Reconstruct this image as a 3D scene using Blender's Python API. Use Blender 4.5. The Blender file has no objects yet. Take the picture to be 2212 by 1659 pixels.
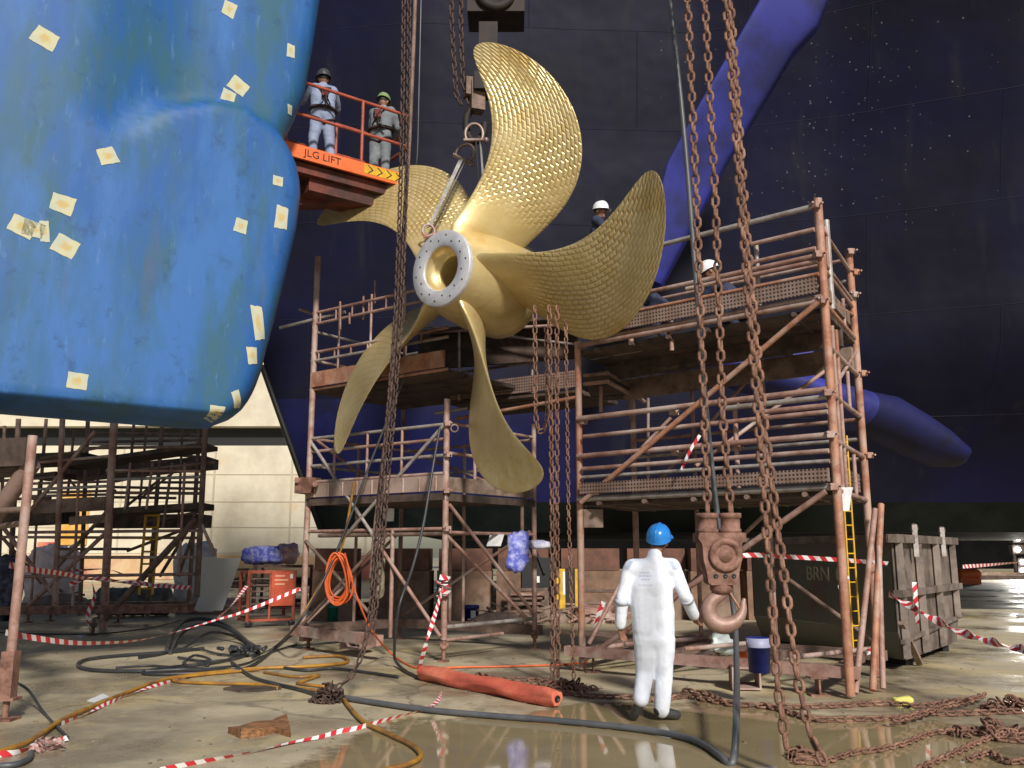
import bpy, math, random
from mathutils import Vector, Matrix, noise
random.seed(7)
SC = bpy.context.scene
COL = SC.collection
R = math.radians
# ------------------------------------------------------------------ camera, sky, light, exposure
F, CX, CY, PITCH, CAMH = 1944.0, 1106.0, 829.5, R(10.65), 1.5
cam = bpy.data.objects.new('camera', bpy.data.cameras.new('camera')); COL.objects.link(cam)
cam.location = (0, 0, CAMH); cam.rotation_euler = (R(90) + PITCH, 0, 0)
cam.data.sensor_width = 36; cam.data.lens = 36 * F / 2212; cam.data.clip_end = 2000; cam.data.clip_start = .05
SC.camera = cam
SUN_EL, SUN_AZ = R(33), R(18)          # dock floodlights: one hard warm source high behind the camera
w = bpy.data.worlds.new('World'); SC.world = w; w.use_nodes = True
sky = w.node_tree.nodes.new('ShaderNodeTexSky'); sky.sky_type = 'NISHITA'; sky.sun_disc = False
sky.sun_elevation = SUN_EL; sky.sun_rotation = R(180) - SUN_AZ
bg = w.node_tree.nodes['Background']; w.node_tree.links.new(sky.outputs[0], bg.inputs[0]); bg.inputs[1].default_value = 0.04
sl = bpy.data.lights.new('sun', 'SUN'); sl.energy = 3.6; sl.angle = R(6); sl.color = (1, .95, .87)
sun = bpy.data.objects.new('sun', sl); COL.objects.link(sun)
sun.rotation_euler = Vector((-math.sin(SUN_AZ) * math.cos(SUN_EL), math.cos(SUN_AZ) * math.cos(SUN_EL), -math.sin(SUN_EL))).to_track_quat('-Z', 'Y').to_euler()
SC.view_settings.view_transform = 'Standard'; SC.view_settings.look = 'None'
SC.view_settings.exposure = 0.35; SC.view_settings.gamma = 1.0
# ------------------------------------------------------------------ helpers
def V(*a): return Vector(a)
def ray(x, y):
    a = (x - CX) / F; b = (CY - y) / F
    return V(a, math.cos(PITCH) - b * math.sin(PITCH), math.sin(PITCH) + b * math.cos(PITCH))
def at(x, y, Y):
    r = ray(x, y); return V(0, 0, CAMH) + r * (Y / r.y)
def G(x, y, z=0.0):
    r = ray(x, y); return V(0, 0, CAMH) + r * ((z - CAMH) / r.z)
def proj(P):
    q = P - V(0, 0, CAMH); d = q.y * math.cos(PITCH) + q.z * math.sin(PITCH); return CX + F * q.x / d, CY - F * (q.z * math.cos(PITCH) - q.y * math.sin(PITCH)) / d
def lerp(a, b, t): return a + (b - a) * t
def sst(a, b, x):
    t = min(1, max(0, (x - a) / (b - a))); return t * t * (3 - 2 * t)
def interp(pts, x):
    if x <= pts[0][0]: return pts[0][1]
    for (a, b), (c, d) in zip(pts, pts[1:]):
        if x <= c: return b + (d - b) * (x - a) / (c - a)
    return pts[-1][1]
def spline(pts, n=8):
    pts = [Vector(p) for p in pts]
    P = [pts[0] * 2 - pts[1]] + pts + [pts[-1] * 2 - pts[-2]]
    o = []
    for i in range(1, len(P) - 2):
        a, b, c, d = P[i - 1:i + 3]
        for k in range(n):
            t = k / n
            o.append(.5 * (2 * b + (c - a) * t + (2 * a - 5 * b + 4 * c - d) * t * t + (3 * b - a - 3 * c + d) * t ** 3))
    return o + [pts[-1]]
def frame(d):
    d = d.normalized(); u = V(0, 0, 1) if abs(d.z) < .9 else V(1, 0, 0)
    s = d.cross(u).normalized(); return d, s, s.cross(d)
class MB:
    def __init__(s): s.v = []; s.f = []; s.uv = []; s.sm = []
    def add(s, vs, fs, uv=None, sm=False):
        o = len(s.v); s.v += [Vector(p) for p in vs]; s.uv += uv or [(0, 0)] * len(vs)
        s.f += [tuple(i + o for i in f) for f in fs]; s.sm += [sm] * len(fs); return s
    def box(s, c, d, rz=0, M=None):
        c = Vector(c); h = Vector(d) / 2; m = M or Matrix.Rotation(rz, 3, 'Z')
        vs = [c + m @ V(x * h.x, y * h.y, z * h.z) for x in (-1, 1) for y in (-1, 1) for z in (-1, 1)]
        return s.add(vs, [(0, 1, 3, 2), (4, 6, 7, 5), (0, 4, 5, 1), (2, 3, 7, 6), (0, 2, 6, 4), (1, 5, 7, 3)])
    def beam(s, p, q, w, h):           # oriented box from p to q, w across, h upright
        p, q = Vector(p), Vector(q); d, a, b = frame(q - p)
        vs = [e + a * (w / 2 * i) + b * (h / 2 * j) for e in (p, q) for i, j in ((-1, -1), (1, -1), (1, 1), (-1, 1))]
        return s.add(vs, [(0, 1, 2, 3), (7, 6, 5, 4), (0, 4, 5, 1), (1, 5, 6, 2), (2, 6, 7, 3), (3, 7, 4, 0)])
    def tube(s, path, r, seg=8, cap=True):
        path = [Vector(p) for p in path]; n = len(path); rr = r if isinstance(r, (list, tuple)) else [r] * n
        vs = []; fs = []; uv = []; L = 0; prev = None
        for i, p in enumerate(path):
            d = (path[min(i + 1, n - 1)] - path[max(i - 1, 0)]).normalized()
            if prev is None: _, a, b = frame(d)
            else:
                a = prev - d * prev.dot(d); a = a.normalized() if a.length > 1e-6 else frame(d)[1]; b = a.cross(d)
            prev = a
            if i: L += (p - path[i - 1]).length
            for k in range(seg):
                t = 2 * math.pi * k / seg; vs.append(p + (a * math.cos(t) + b * math.sin(t)) * rr[i]); uv.append((L, k / seg))
        for i in range(n - 1):
            for k in range(seg):
                k2 = (k + 1) % seg; fs.append((i * seg + k, i * seg + k2, (i + 1) * seg + k2, (i + 1) * seg + k))
        s.add(vs, fs, uv, True)
        if cap:
            s.add(vs[:seg], [tuple(range(seg))[::-1]]); s.add(vs[-seg:], [tuple(range(seg))])
        return s
    def lathe(s, o, ax, prof, seg=48, cap=False):    # prof: (along axis, radius)
        o = Vector(o); d, a, b = frame(Vector(ax)); vs = []; fs = []
        for x, r in prof:
            for k in range(seg):
                t = 2 * math.pi * k / seg; vs.append(o + d * x + (a * math.cos(t) + b * math.sin(t)) * r)
        for i in range(len(prof) - 1):
            for k in range(seg):
                k2 = (k + 1) % seg; fs.append((i * seg + k, i * seg + k2, (i + 1) * seg + k2, (i + 1) * seg + k))
        return s.add(vs, fs, None, True)
    def ball(s, c, r, sc=(1, 1, 1), seg=16, ring=10, M=None):
        c = Vector(c); vs = []; fs = []; M = M or Matrix.Identity(3)
        for i in range(ring + 1):
            t = math.pi * i / ring
            for k in range(seg):
                u = 2 * math.pi * k / seg
                vs.append(c + M @ V(r * sc[0] * math.sin(t) * math.cos(u), r * sc[1] * math.sin(t) * math.sin(u), r * sc[2] * math.cos(t)))
        for i in range(ring):
            for k in range(seg):
                k2 = (k + 1) % seg; fs.append((i * seg + k, (i + 1) * seg + k, (i + 1) * seg + k2, i * seg + k2))
        return s.add(vs, fs, None, True)
    def cap(s, p, q, r1, r2, seg=14):
        p, q = Vector(p), Vector(q)
        s.tube([p, q], [r1, r2], seg); s.ball(p, r1, seg=seg, ring=8); return s.ball(q, r2, seg=seg, ring=8)
    def grid(s, rows, uv=None, sm=True, flip=False):
        n = len(rows[0]); fs = []
        for i in range(len(rows) - 1):
            for k in range(n - 1):
                f = (i * n + k, i * n + k + 1, (i + 1) * n + k + 1, (i + 1) * n + k); fs.append(f[::-1] if flip else f)
        return s.add([p for r in rows for p in r], fs, [u for r in uv for u in r] if uv else None, sm)
    def ribbon(s, path, w, twist=0, up=None, t0=0, stripe=None):
        path = [Vector(p) for p in path]; n = len(path); L = 0; rows = []; uvs = []
        for i, p in enumerate(path):
            d = (path[min(i + 1, n - 1)] - path[max(i - 1, 0)]).normalized()
            if i: L += (p - path[i - 1]).length
            _, a, b = frame(d); t = t0 + twist * L; c = a * math.sin(t) + b * math.cos(t)
            rows.append([p - c * w / 2, p + c * w / 2]); uvs.append([(L, 0), (L, w)])
        return s.grid(rows, uvs)
    def prism(s, poly, dep, back):     # poly: list of points, extruded along vector back
        n = len(poly); P = [Vector(p) for p in poly]; b = Vector(back) * dep
        return s.add(P + [p + b for p in P], [tuple(range(n)), tuple(range(2 * n - 1, n - 1, -1))] + [(i, n + i, n + (i + 1) % n, (i + 1) % n) for i in range(n)])
    def build(s, name, mat, parent=None, loc=None, label=None):
        me = bpy.data.meshes.new(name); o = bpy.data.objects.new(name, me); COL.objects.link(o)
        off = wloc(parent) if parent else (Vector(loc) if loc is not None else V(0, 0, 0))
        me.from_pydata([v - off for v in s.v], [], s.f)
        ul = me.uv_layers.new(name='UVMap')
        for l in me.loops: ul.data[l.index].uv = s.uv[l.vertex_index]
        me.polygons.foreach_set('use_smooth', s.sm)
        me.materials.append(mat)
        if parent: o.parent = parent
        elif loc is not None: o.location = off
        if label: o['label'] = label
        return o
def wloc(o):
    return V(0, 0, 0) if o is None else Vector(o.location) + wloc(o.parent)
def tag(o, label, cat, group=None):
    o['label'] = label; o['category'] = cat
    if group: o['group'] = group
    return o
def thing(name, label, cat, loc, group=None):
    o = bpy.data.objects.new(name, None); COL.objects.link(o); o.location = Vector(loc); o.empty_display_size = .2
    return tag(o, label, cat, group)
def solo(mb, name, mat, label, cat, loc, group=None):
    return tag(mb.build(name, mat, None, loc), label, cat, group)
def struct(mb, name, mat):
    o = mb.build(name, mat); o['kind'] = 'structure'; return o
# ------------------------------------------------------------------ materials
MATS = {}
def mat(name, c, rough=.6, metal=0., c2=None, scale=3., mix=(.4, .6), bump=0., bscale=40., c3=None, s3=.7, m3=(.5, .65), spec=.5, stretch=None, emit=0):
    m = bpy.data.materials.new(name); m.use_nodes = True; nt = m.node_tree; N, L = nt.nodes, nt.links
    b = N['Principled BSDF']; b.inputs['Base Color'].default_value = (*c, 1); b.inputs['Roughness'].default_value = rough
    b.inputs['Metallic'].default_value = metal; b.inputs['Specular IOR Level'].default_value = spec
    tc = N.new('ShaderNodeTexCoord'); co = tc.outputs['Object']
    if stretch:
        mp = N.new('ShaderNodeMapping'); mp.inputs['Scale'].default_value = stretch; L.new(co, mp.inputs[0]); co = mp.outputs[0]
    def nz(sc, det=6):
        n = N.new('ShaderNodeTexNoise'); n.inputs['Scale'].default_value = sc; n.inputs['Detail'].default_value = det; n.inputs['Roughness'].default_value = .65
        L.new(co, n.inputs['Vector']); return n.outputs['Fac']
    def layer(colsock, colr, sc, rng):
        mr = N.new('ShaderNodeMapRange'); mr.inputs[1].default_value, mr.inputs[2].default_value = rng; L.new(nz(sc), mr.inputs[0])
        mx = N.new('ShaderNodeMix'); mx.data_type = 'RGBA'; L.new(mr.outputs[0], mx.inputs[0])
        if isinstance(colsock, tuple): mx.inputs[6].default_value = (*colsock, 1)
        else: L.new(colsock, mx.inputs[6])
        mx.inputs[7].default_value = (*colr, 1); return mx.outputs[2]
    s = c
    if c2: s = layer(s, c2, scale, mix)
    if c3: s = layer(s, c3, s3, m3)
    if not isinstance(s, tuple): L.new(s, b.inputs['Base Color'])
    if bump:
        bp = N.new('ShaderNodeBump'); bp.inputs['Strength'].default_value = bump; bp.inputs['Distance'].default_value = .01
        L.new(nz(bscale), bp.inputs['Height']); L.new(bp.outputs[0], b.inputs['Normal'])
    if emit:
        b.inputs['Emission Color'].default_value = (*c, 1); b.inputs['Emission Strength'].default_value = emit
    MATS[name] = m; return m
def nodes(m): return m.node_tree.nodes, m.node_tree.links, m.node_tree.nodes['Principled BSDF']
rust = mat('rusty_tube', (.38, .235, .195), .65, .1, (.25, .13, .10), 5, (.42, .6), .3, 60, (.45, .35, .31), 1.3, (.5, .62))
rust_orange = mat('orange_rust_tube', (.45, .22, .135), .65, .1, (.29, .12, .075), 5, (.42, .6), .3, 60, (.46, .31, .25), 1.6, (.5, .62))
rust_dark = mat('dark_tube', (.22, .145, .115), .7, .1, (.11, .07, .055), 4, (.4, .6), .3, 50)
galv = mat('galvanised_tube', (.40, .37, .35), .5, .3, (.25, .19, .17), 6, (.45, .65), .2, 60)
plank = mat('weathered_plank', (.26, .18, .14), .8, 0, (.13, .085, .06), 4, (.4, .6), .4, 40, (.30, .22, .18), 1.2)
plank_dark = mat('dark_plank', (.10, .065, .05), .85, 0, (.04, .028, .022), 3, (.4, .6), .4, 30)
chain_rust = mat('rusty_chain', (.25, .13, .085), .75, .15, (.14, .07, .05), 14, (.42, .58), .6, 90, (.36, .20, .14), 4, (.52, .66))
chain_dark = mat('dark_chain', (.11, .065, .05), .75, .2, (.05, .03, .025), 14, (.42, .58), .6, 90)
steel_rust = mat('rusted_casting', (.31, .165, .125), .7, .2, (.13, .06, .04), 7, (.4, .62), .5, 60)
black_rubber = mat('black_rubber', (.028, .030, .034), .45, 0, (.07, .065, .06), 3, (.5, .7), .2, 50)
grey_hose = mat('grey_hose', (.07, .075, .085), .45, 0, (.11, .11, .12), 2, (.4, .6))
yellow_hose = mat('yellow_hose', (.40, .20, .025), .5, 0, (.22, .10, .03), 2.5, (.45, .6), .2, 40)
orange_hose = mat('orange_hose', (.75, .14, .03), .45, 0, (.55, .09, .02), 4)
white_cloth = mat('white_coverall_cloth', (.76, .80, .90), .85, 0, (.66, .69, .77), 7, (.45, .7), .9, 13, (.60, .57, .52), 2.5, (.60, .74), stretch=(1, 1, .6))
grey_band = mat('grey_reflective_band', (.50, .54, .62), .5)
blue_cloth = mat('pale_blue_work_cloth', (.27, .32, .46), .85, 0, (.17, .21, .33), 6, (.45, .7), .4, 25)
grey_cloth = mat('grey_work_cloth', (.15, .17, .19), .85, 0, (.24, .26, .29), 6, (.45, .7), .4, 25)
navy_cloth = mat('navy_work_cloth', (.02, .025, .06), .85, 0, (.04, .045, .09), 6)
skin = mat('skin', (.30, .15, .10), .5, 0, (.24, .11, .07), 12)
leather = mat('black_boot_leather', (.02, .02, .022), .35, 0, (.05, .05, .05), 9)
helm_blue = mat('blue_helmet_plastic', (.02, .20, .62), .25, 0, (.03, .26, .70), 6)
helm_white = mat('white_helmet_plastic', (.82, .82, .84), .3)
helm_green = mat('green_helmet_plastic', (.22, .30, .13), .4)
helm_dark = mat('dark_helmet_plastic', (.05, .05, .06), .4)
strap_m = mat('harness_webbing', (.035, .02, .02), .8, 0, (.14, .02, .02), 4, (.55, .6))
hair_m = mat('dark_hair', (.015, .012, .01), .7)
jlg_orange = mat('orange_lift_paint', (.78, .15, .035), .5, 0, (.50, .09, .03), 5, (.55, .75), .1, 40)
lift_red = mat('red_lift_rail', (.42, .09, .05), .55, 0, (.25, .05, .03), 6)
lift_dark = mat('dark_red_lift_steel', (.16, .035, .02), .6, 0, (.05, .018, .014), 3, (.4, .6), .2, 30)
black_paint = mat('black_paint', (.012, .012, .013), .5)
yellow_paint = mat('yellow_paint', (.70, .42, .02), .5, 0, (.5, .28, .02), 6)
white_paint = mat('white_paint', (.78, .78, .76), .5)
paper = mat('white_paper', (.72, .73, .74), .8, 0, (.6, .61, .64), 12)
blue_sheet = mat('blue_plastic_sheet', (.10, .12, .55), .45, 0, (.42, .45, .80), 9, (.45, .6), .5, 14)
navy_pail = mat('navy_pail_plastic', (.012, .02, .14), .35, 0, (.02, .03, .2), 6)
green_pail = mat('green_pail_plastic', (.03, .25, .17), .5, 0, (.02, .17, .12), 6)
red_paint = mat('red_cart_paint', (.42, .09, .045), .6, 0, (.25, .06, .04), 6, (.45, .6), .2, 40)
roll_m = mat('orange_red_roll', (.62, .12, .07), .65, 0, (.45, .09, .06), 3, (.4, .65), .5, 18, (.68, .20, .12), 1.3, (.5, .65), stretch=(1, 1, 1))
dump_dark = mat('dumpster_dark_paint', (.11, .115, .095), .55, 0, (.14, .13, .10), 2.2, (.45, .7), .25, 20, (.12, .07, .05), 1.1, (.56, .7))
dump_rust = mat('dumpster_brown_paint', (.17, .135, .115), .65, 0, (.08, .055, .045), 3, (.42, .62), .3, 25, (.24, .19, .16), 1.4, (.5, .65))
block_m = mat('keel_block_timber', (.22, .13, .085), .85, 0, (.12, .07, .045), 2.2, (.4, .62), .4, 20, (.28, .2, .15), .8)
wood = mat('splintered_wood', (.33, .15, .06), .8, 0, (.12, .06, .03), 8, (.42, .6), .6, 30, stretch=(1, 5, 5))
sling_m = mat('pale_webbing_sling', (.50, .48, .45), .8, 0, (.33, .32, .31), 9)
ship_steel = mat('shackle_steel', (.30, .24, .21), .45, .5, (.18, .11, .09), 10)
crane_m = mat('dark_hoist_steel', (.012, .010, .010), .7, .1, (.03, .016, .012), 6)
ochre = mat('ochre_clothes', (.35, .10, .05), .8)
flange = mat('bare_steel_flange', (.60, .60, .63), .42, .25, (.48, .46, .47), 6, (.4, .65), .15, 40)
lampm = mat('lamp_glow', (1, .97, .9), .4, emit=60)
# perforated planks: holes as a dark dot pattern that belongs to the plank
def perforated(name, c, c2, den=22):
    m = mat(name, c, .7, .1, c2, 4, (.4, .6), .2, 40); N, L, b = nodes(m)
    tc = N.new('ShaderNodeUVMap'); vo = N.new('ShaderNodeTexVoronoi'); vo.inputs['Scale'].default_value = den; vo.inputs['Randomness'].default_value = 0
    L.new(tc.outputs[0], vo.inputs['Vector']); lt = N.new('ShaderNodeMath'); lt.operation = 'LESS_THAN'; lt.inputs[1].default_value = .30; L.new(vo.outputs['Distance'], lt.inputs[0])
    old = b.inputs['Base Color'].links[0].from_socket; mx = N.new('ShaderNodeMix'); mx.data_type = 'RGBA'; L.new(lt.outputs[0], mx.inputs[0]); L.new(old, mx.inputs[6]); mx.inputs[7].default_value = (.03, .02, .018, 1)
    L.new(mx.outputs[2], b.inputs['Base Color']); return m
perf = perforated('perforated_plank', (.28, .20, .17), (.20, .12, .09))
# red and white barrier tape
def tape_mat():
    m = mat('barrier_tape', (.8, .8, .8), .4); N, L, b = nodes(m)
    uv = N.new('ShaderNodeUVMap'); sp = N.new('ShaderNodeSeparateXYZ'); L.new(uv.outputs[0], sp.inputs[0])
    ad = N.new('ShaderNodeMath'); ad.operation = 'ADD'; L.new(sp.outputs[0], ad.inputs[0]); L.new(sp.outputs[1], ad.inputs[1])
    ml = N.new('ShaderNodeMath'); ml.operation = 'MULTIPLY'; ml.inputs[1].default_value = 6.5; L.new(ad.outputs[0], ml.inputs[0])
    fr = N.new('ShaderNodeMath'); fr.operation = 'FRACT'; L.new(ml.outputs[0], fr.inputs[0])
    gt = N.new('ShaderNodeMath'); gt.operation = 'GREATER_THAN'; gt.inputs[1].default_value = .5; L.new(fr.outputs[0], gt.inputs[0])
    mx = N.new('ShaderNodeMix'); mx.data_type = 'RGBA'; L.new(gt.outputs[0], mx.inputs[0]); mx.inputs[6].default_value = (.82, .80, .80, 1); mx.inputs[7].default_value = (.62, .035, .05, 1)
    L.new(mx.outputs[2], b.inputs['Base Color']); return m
tape = tape_mat()
# bronze with rows of grinding marks
def bronze_mat(name, pattern):
    m = mat(name, (.58, .445, .195), .42, .42, (.66, .53, .27), 2.2, (.4, .62), 0, 40, (.50, .30, .07), .9, (.54, .72)); N, L, b = nodes(m)
    b.inputs['Roughness'].default_value = .38
    if pattern:
        uv = N.new('ShaderNodeUVMap'); br = N.new('ShaderNodeTexBrick')
        br.inputs['Scale'].default_value = 1; br.inputs['Brick Width'].default_value = .115; br.inputs['Row Height'].default_value = .070; br.inputs['Mortar Size'].default_value = .025; br.inputs['Mortar Smooth'].default_value = 1
        nz = N.new('ShaderNodeTexNoise'); nz.inputs['Scale'].default_value = 3.0; L.new(uv.outputs[0], nz.inputs['Vector'])
        ma = N.new('ShaderNodeVectorMath'); ma.operation = 'MULTIPLY_ADD'; ma.inputs[1].default_value = (.06, .06, 0); L.new(nz.outputs['Color'], ma.inputs[0]); L.new(uv.outputs[0], ma.inputs[2]); L.new(ma.outputs[0], br.inputs['Vector'])
        bp = N.new('ShaderNodeBump'); bp.inputs['Strength'].default_value = .55; bp.inputs['Distance'].default_value = .018; bp.invert = True
        sp = N.new('ShaderNodeSeparateXYZ'); L.new(uv.outputs[0], sp.inputs[0]); mk = N.new('ShaderNodeMapRange'); mk.inputs[1].default_value = .95; mk.inputs[2].default_value = 1.35; L.new(sp.outputs[0], mk.inputs[0])
        n3 = N.new('ShaderNodeTexNoise'); n3.inputs['Scale'].default_value = 1.6; n3.inputs['Detail'].default_value = 4; L.new(uv.outputs[0], n3.inputs['Vector']); m3 = N.new('ShaderNodeMapRange'); m3.inputs[1].default_value = .35; m3.inputs[2].default_value = .62; m3.inputs[3].default_value = .25; L.new(n3.outputs[0], m3.inputs[0])
        mm = N.new('ShaderNodeMath'); mm.operation = 'MULTIPLY'; L.new(mk.outputs[0], mm.inputs[0]); L.new(m3.outputs[0], mm.inputs[1])
        fm = N.new('ShaderNodeMath'); fm.operation = 'MULTIPLY'; L.new(mm.outputs[0], fm.inputs[0]); L.new(br.outputs['Fac'], fm.inputs[1])
        L.new(fm.outputs[0], bp.inputs['Height']); L.new(bp.outputs[0], b.inputs['Normal'])
        old = b.inputs['Base Color'].links[0].from_socket; mx = N.new('ShaderNodeMix'); mx.data_type = 'RGBA'; mx.blend_type = 'MULTIPLY'
        mr = N.new('ShaderNodeMath'); mr.operation = 'MULTIPLY'; mr.inputs[1].default_value = .5; L.new(fm.outputs[0], mr.inputs[0])
        L.new(mr.outputs[0], mx.inputs[0]); L.new(old, mx.inputs[6]); mx.inputs[7].default_value = (.55, .42, .30, 1); L.new(mx.outputs[2], b.inputs['Base Color'])
    else:
        bp = N.new('ShaderNodeBump'); bp.inputs['Strength'].default_value = .35; bp.inputs['Distance'].default_value = .02
        tc = N.new('ShaderNodeTexCoord'); nz = N.new('ShaderNodeTexNoise'); nz.inputs['Scale'].default_value = 7; L.new(tc.outputs['Object'], nz.inputs['Vector']); L.new(nz.outputs[0], bp.inputs['Height']); L.new(bp.outputs[0], b.inputs['Normal'])
    return m
bronze = bronze_mat('ground_bronze', True); bronze_plain = bronze_mat('plain_bronze', False)
rudder_m = mat('blue_rudder_paint', (.012, .092, .32), .55, 0, (.026, .105, .17), 1.7, (.40, .60), .25, 3.2, (.030, .13, .38), 1.1, (.48, .62), stretch=(1, 1, .32)); N, L, b = nodes(rudder_m)
tc = N.new('ShaderNodeTexCoord'); old = b.inputs['Base Color'].links[0].from_socket
for sc_, st_, col_, r0_, r1_, amt in ((2.6, (1, 1, .12), (.09, .085, .14, 1), .58, .74, .55), (9, (1, 1, .25), (.12, .25, .46, 1), .60, .74, .5), (5, (.6, .6, .6), (.012, .06, .17, 1), .57, .66, .6)):
    mp = N.new('ShaderNodeMapping'); mp.inputs['Scale'].default_value = st_; L.new(tc.outputs['Object'], mp.inputs[0]); nz = N.new('ShaderNodeTexNoise'); nz.inputs['Scale'].default_value = sc_; nz.inputs['Detail'].default_value = 7; nz.inputs['Roughness'].default_value = .7; L.new(mp.outputs[0], nz.inputs['Vector'])
    mr = N.new('ShaderNodeMapRange'); mr.inputs[1].default_value = r0_; mr.inputs[2].default_value = r1_; mr.inputs[4].default_value = amt; L.new(nz.outputs[0], mr.inputs[0]); mx = N.new('ShaderNodeMix'); mx.data_type = 'RGBA'; L.new(mr.outputs[0], mx.inputs[0]); L.new(old, mx.inputs[6]); mx.inputs[7].default_value = col_; old = mx.outputs[2]
L.new(old, b.inputs['Base Color'])
patch_m = mat('cream_patch', (.52, .50, .33), .8, 0, (.44, .47, .38), 5, (.42, .6), .2, 30); N, L, b = nodes(patch_m)
uv = N.new('ShaderNodeUVMap'); fr = N.new('ShaderNodeVectorMath'); fr.operation = 'FRACTION'; L.new(uv.outputs[0], fr.inputs[0]); vd = N.new('ShaderNodeVectorMath'); vd.operation = 'DISTANCE'; vd.inputs[1].default_value = (.5, .5, 0); L.new(fr.outputs[0], vd.inputs[0])
nz = N.new('ShaderNodeTexNoise'); nz.inputs['Scale'].default_value = 3; nz.inputs['Detail'].default_value = 5; L.new(uv.outputs[0], nz.inputs['Vector']); ad = N.new('ShaderNodeMath'); ad.operation = 'MULTIPLY_ADD'; ad.inputs[1].default_value = .5; L.new(nz.outputs[0], ad.inputs[0]); L.new(vd.outputs['Value'], ad.inputs[2])
mr = N.new('ShaderNodeMapRange'); mr.inputs[1].default_value = .38; mr.inputs[2].default_value = .56; mr.inputs[3].default_value = .8; mr.inputs[4].default_value = 0; L.new(ad.outputs[0], mr.inputs[0])
old = b.inputs['Base Color'].links[0].from_socket; mx = N.new('ShaderNodeMix'); mx.data_type = 'RGBA'; L.new(mr.outputs[0], mx.inputs[0]); L.new(old, mx.inputs[6]); mx.inputs[7].default_value = (.50, .36, .12, 1); L.new(mx.outputs[2], b.inputs['Base Color'])
def hull_mat():
    m = mat('navy_hull_paint', (.0040, .0040, .0145), .5, 0, (.0062, .0068, .0150), .9, (.40, .64), .06, 6, (.0045, .0045, .026), .22, (.44, .60), spec=.16); N, L, b = nodes(m)
    tc = N.new('ShaderNodeTexCoord'); vo = N.new('ShaderNodeTexVoronoi'); vo.inputs['Scale'].default_value = 8.5; L.new(tc.outputs['Object'], vo.inputs['Vector'])
    def mth(op, x, y, z=None):
        q = N.new('ShaderNodeMath'); q.operation = op
        for i_, v_ in enumerate((x, y) if z is None else (x, y, z)):
            if isinstance(v_, (int, float)): q.inputs[i_].default_value = v_
            else: L.new(v_, q.inputs[i_])
        return q.outputs[0]
    sc = N.new('ShaderNodeSeparateColor'); L.new(vo.outputs['Color'], sc.inputs[0])
    ctr_ = at(1790, 260, 19.4) - V(3, 20, 0); vd = N.new('ShaderNodeVectorMath'); vd.operation = 'DISTANCE'; L.new(tc.outputs['Object'], vd.inputs[0]); vd.inputs[1].default_value = ctr_
    nz = N.new('ShaderNodeTexNoise'); nz.inputs['Scale'].default_value = .5; nz.inputs['Detail'].default_value = 4; L.new(tc.outputs['Object'], nz.inputs['Vector'])
    gt = N.new('ShaderNodeMapRange'); gt.inputs[1].default_value = .4; gt.inputs[2].default_value = 4.6; gt.inputs[3].default_value = 1.0; gt.inputs[4].default_value = 0.0; L.new(mth('MULTIPLY_ADD', nz.outputs[0], 5.0, mth('ADD', vd.outputs['Value'], -2.5)), gt.inputs[0])
    rad = mth('MINIMUM', mth('MULTIPLY_ADD', sc.outputs[0], .9, mth('MULTIPLY_ADD', gt.outputs[0], .50, -.86)), .16)
    a2 = N.new('ShaderNodeMath'); a2.operation = 'MULTIPLY'; L.new(mth('LESS_THAN', vo.outputs['Distance'], rad), a2.inputs[0]); L.new(mth('MULTIPLY_ADD', sc.outputs[1], .8, .2), a2.inputs[1])
    sx = N.new('ShaderNodeSeparateXYZ'); L.new(tc.outputs['Object'], sx.inputs[0]); cx = N.new('ShaderNodeCombineXYZ'); L.new(sx.outputs[0], cx.inputs[0]); L.new(sx.outputs[2], cx.inputs[1])
    br = N.new('ShaderNodeTexBrick'); br.inputs['Scale'].default_value = 1; br.inputs['Brick Width'].default_value = 5.2; br.inputs['Row Height'].default_value = 2.3; br.inputs['Mortar Size'].default_value = .014; br.inputs['Mortar Smooth'].default_value = .6; L.new(cx.outputs[0], br.inputs['Vector'])
    bp = N.new('ShaderNodeBump'); bp.inputs['Strength'].default_value = .6; bp.inputs['Distance'].default_value = .02; L.new(br.outputs['Fac'], bp.inputs['Height'])
    nd = N.new('ShaderNodeTexNoise'); nd.inputs['Scale'].default_value = .9; L.new(cx.outputs[0], nd.inputs['Vector']); b2 = N.new('ShaderNodeBump'); b2.inputs['Strength'].default_value = .5; b2.inputs['Distance'].default_value = .06; L.new(nd.outputs[0], b2.inputs['Height']); L.new(bp.outputs[0], b2.inputs['Normal']); L.new(b2.outputs[0], b.inputs['Normal'])
    o0 = b.inputs['Base Color'].links[0].from_socket; ms = N.new('ShaderNodeMix'); ms.data_type = 'RGBA'; L.new(mth('MULTIPLY', br.outputs['Fac'], .35), ms.inputs[0]); L.new(o0, ms.inputs[6]); ms.inputs[7].default_value = (.016, .016, .028, 1); L.new(ms.outputs[2], b.inputs['Base Color'])
    mp = N.new('ShaderNodeMapping'); mp.inputs['Scale'].default_value = (1, 1, .06); L.new(tc.outputs['Object'], mp.inputs[0]); nr = N.new('ShaderNodeTexNoise'); nr.inputs['Scale'].default_value = 2.2; nr.inputs['Detail'].default_value = 6; L.new(mp.outputs[0], nr.inputs['Vector']); rr_ = N.new('ShaderNodeMapRange'); rr_.inputs[1].default_value = .60; rr_.inputs[2].default_value = .74; rr_.inputs[4].default_value = .6; L.new(nr.outputs[0], rr_.inputs[0])
    ms2 = N.new('ShaderNodeMix'); ms2.data_type = 'RGBA'; L.new(rr_.outputs[0], ms2.inputs[0]); L.new(ms.outputs[2], ms2.inputs[6]); ms2.inputs[7].default_value = (.017, .018, .024, 1); L.new(ms2.outputs[2], b.inputs['Base Color'])
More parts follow.
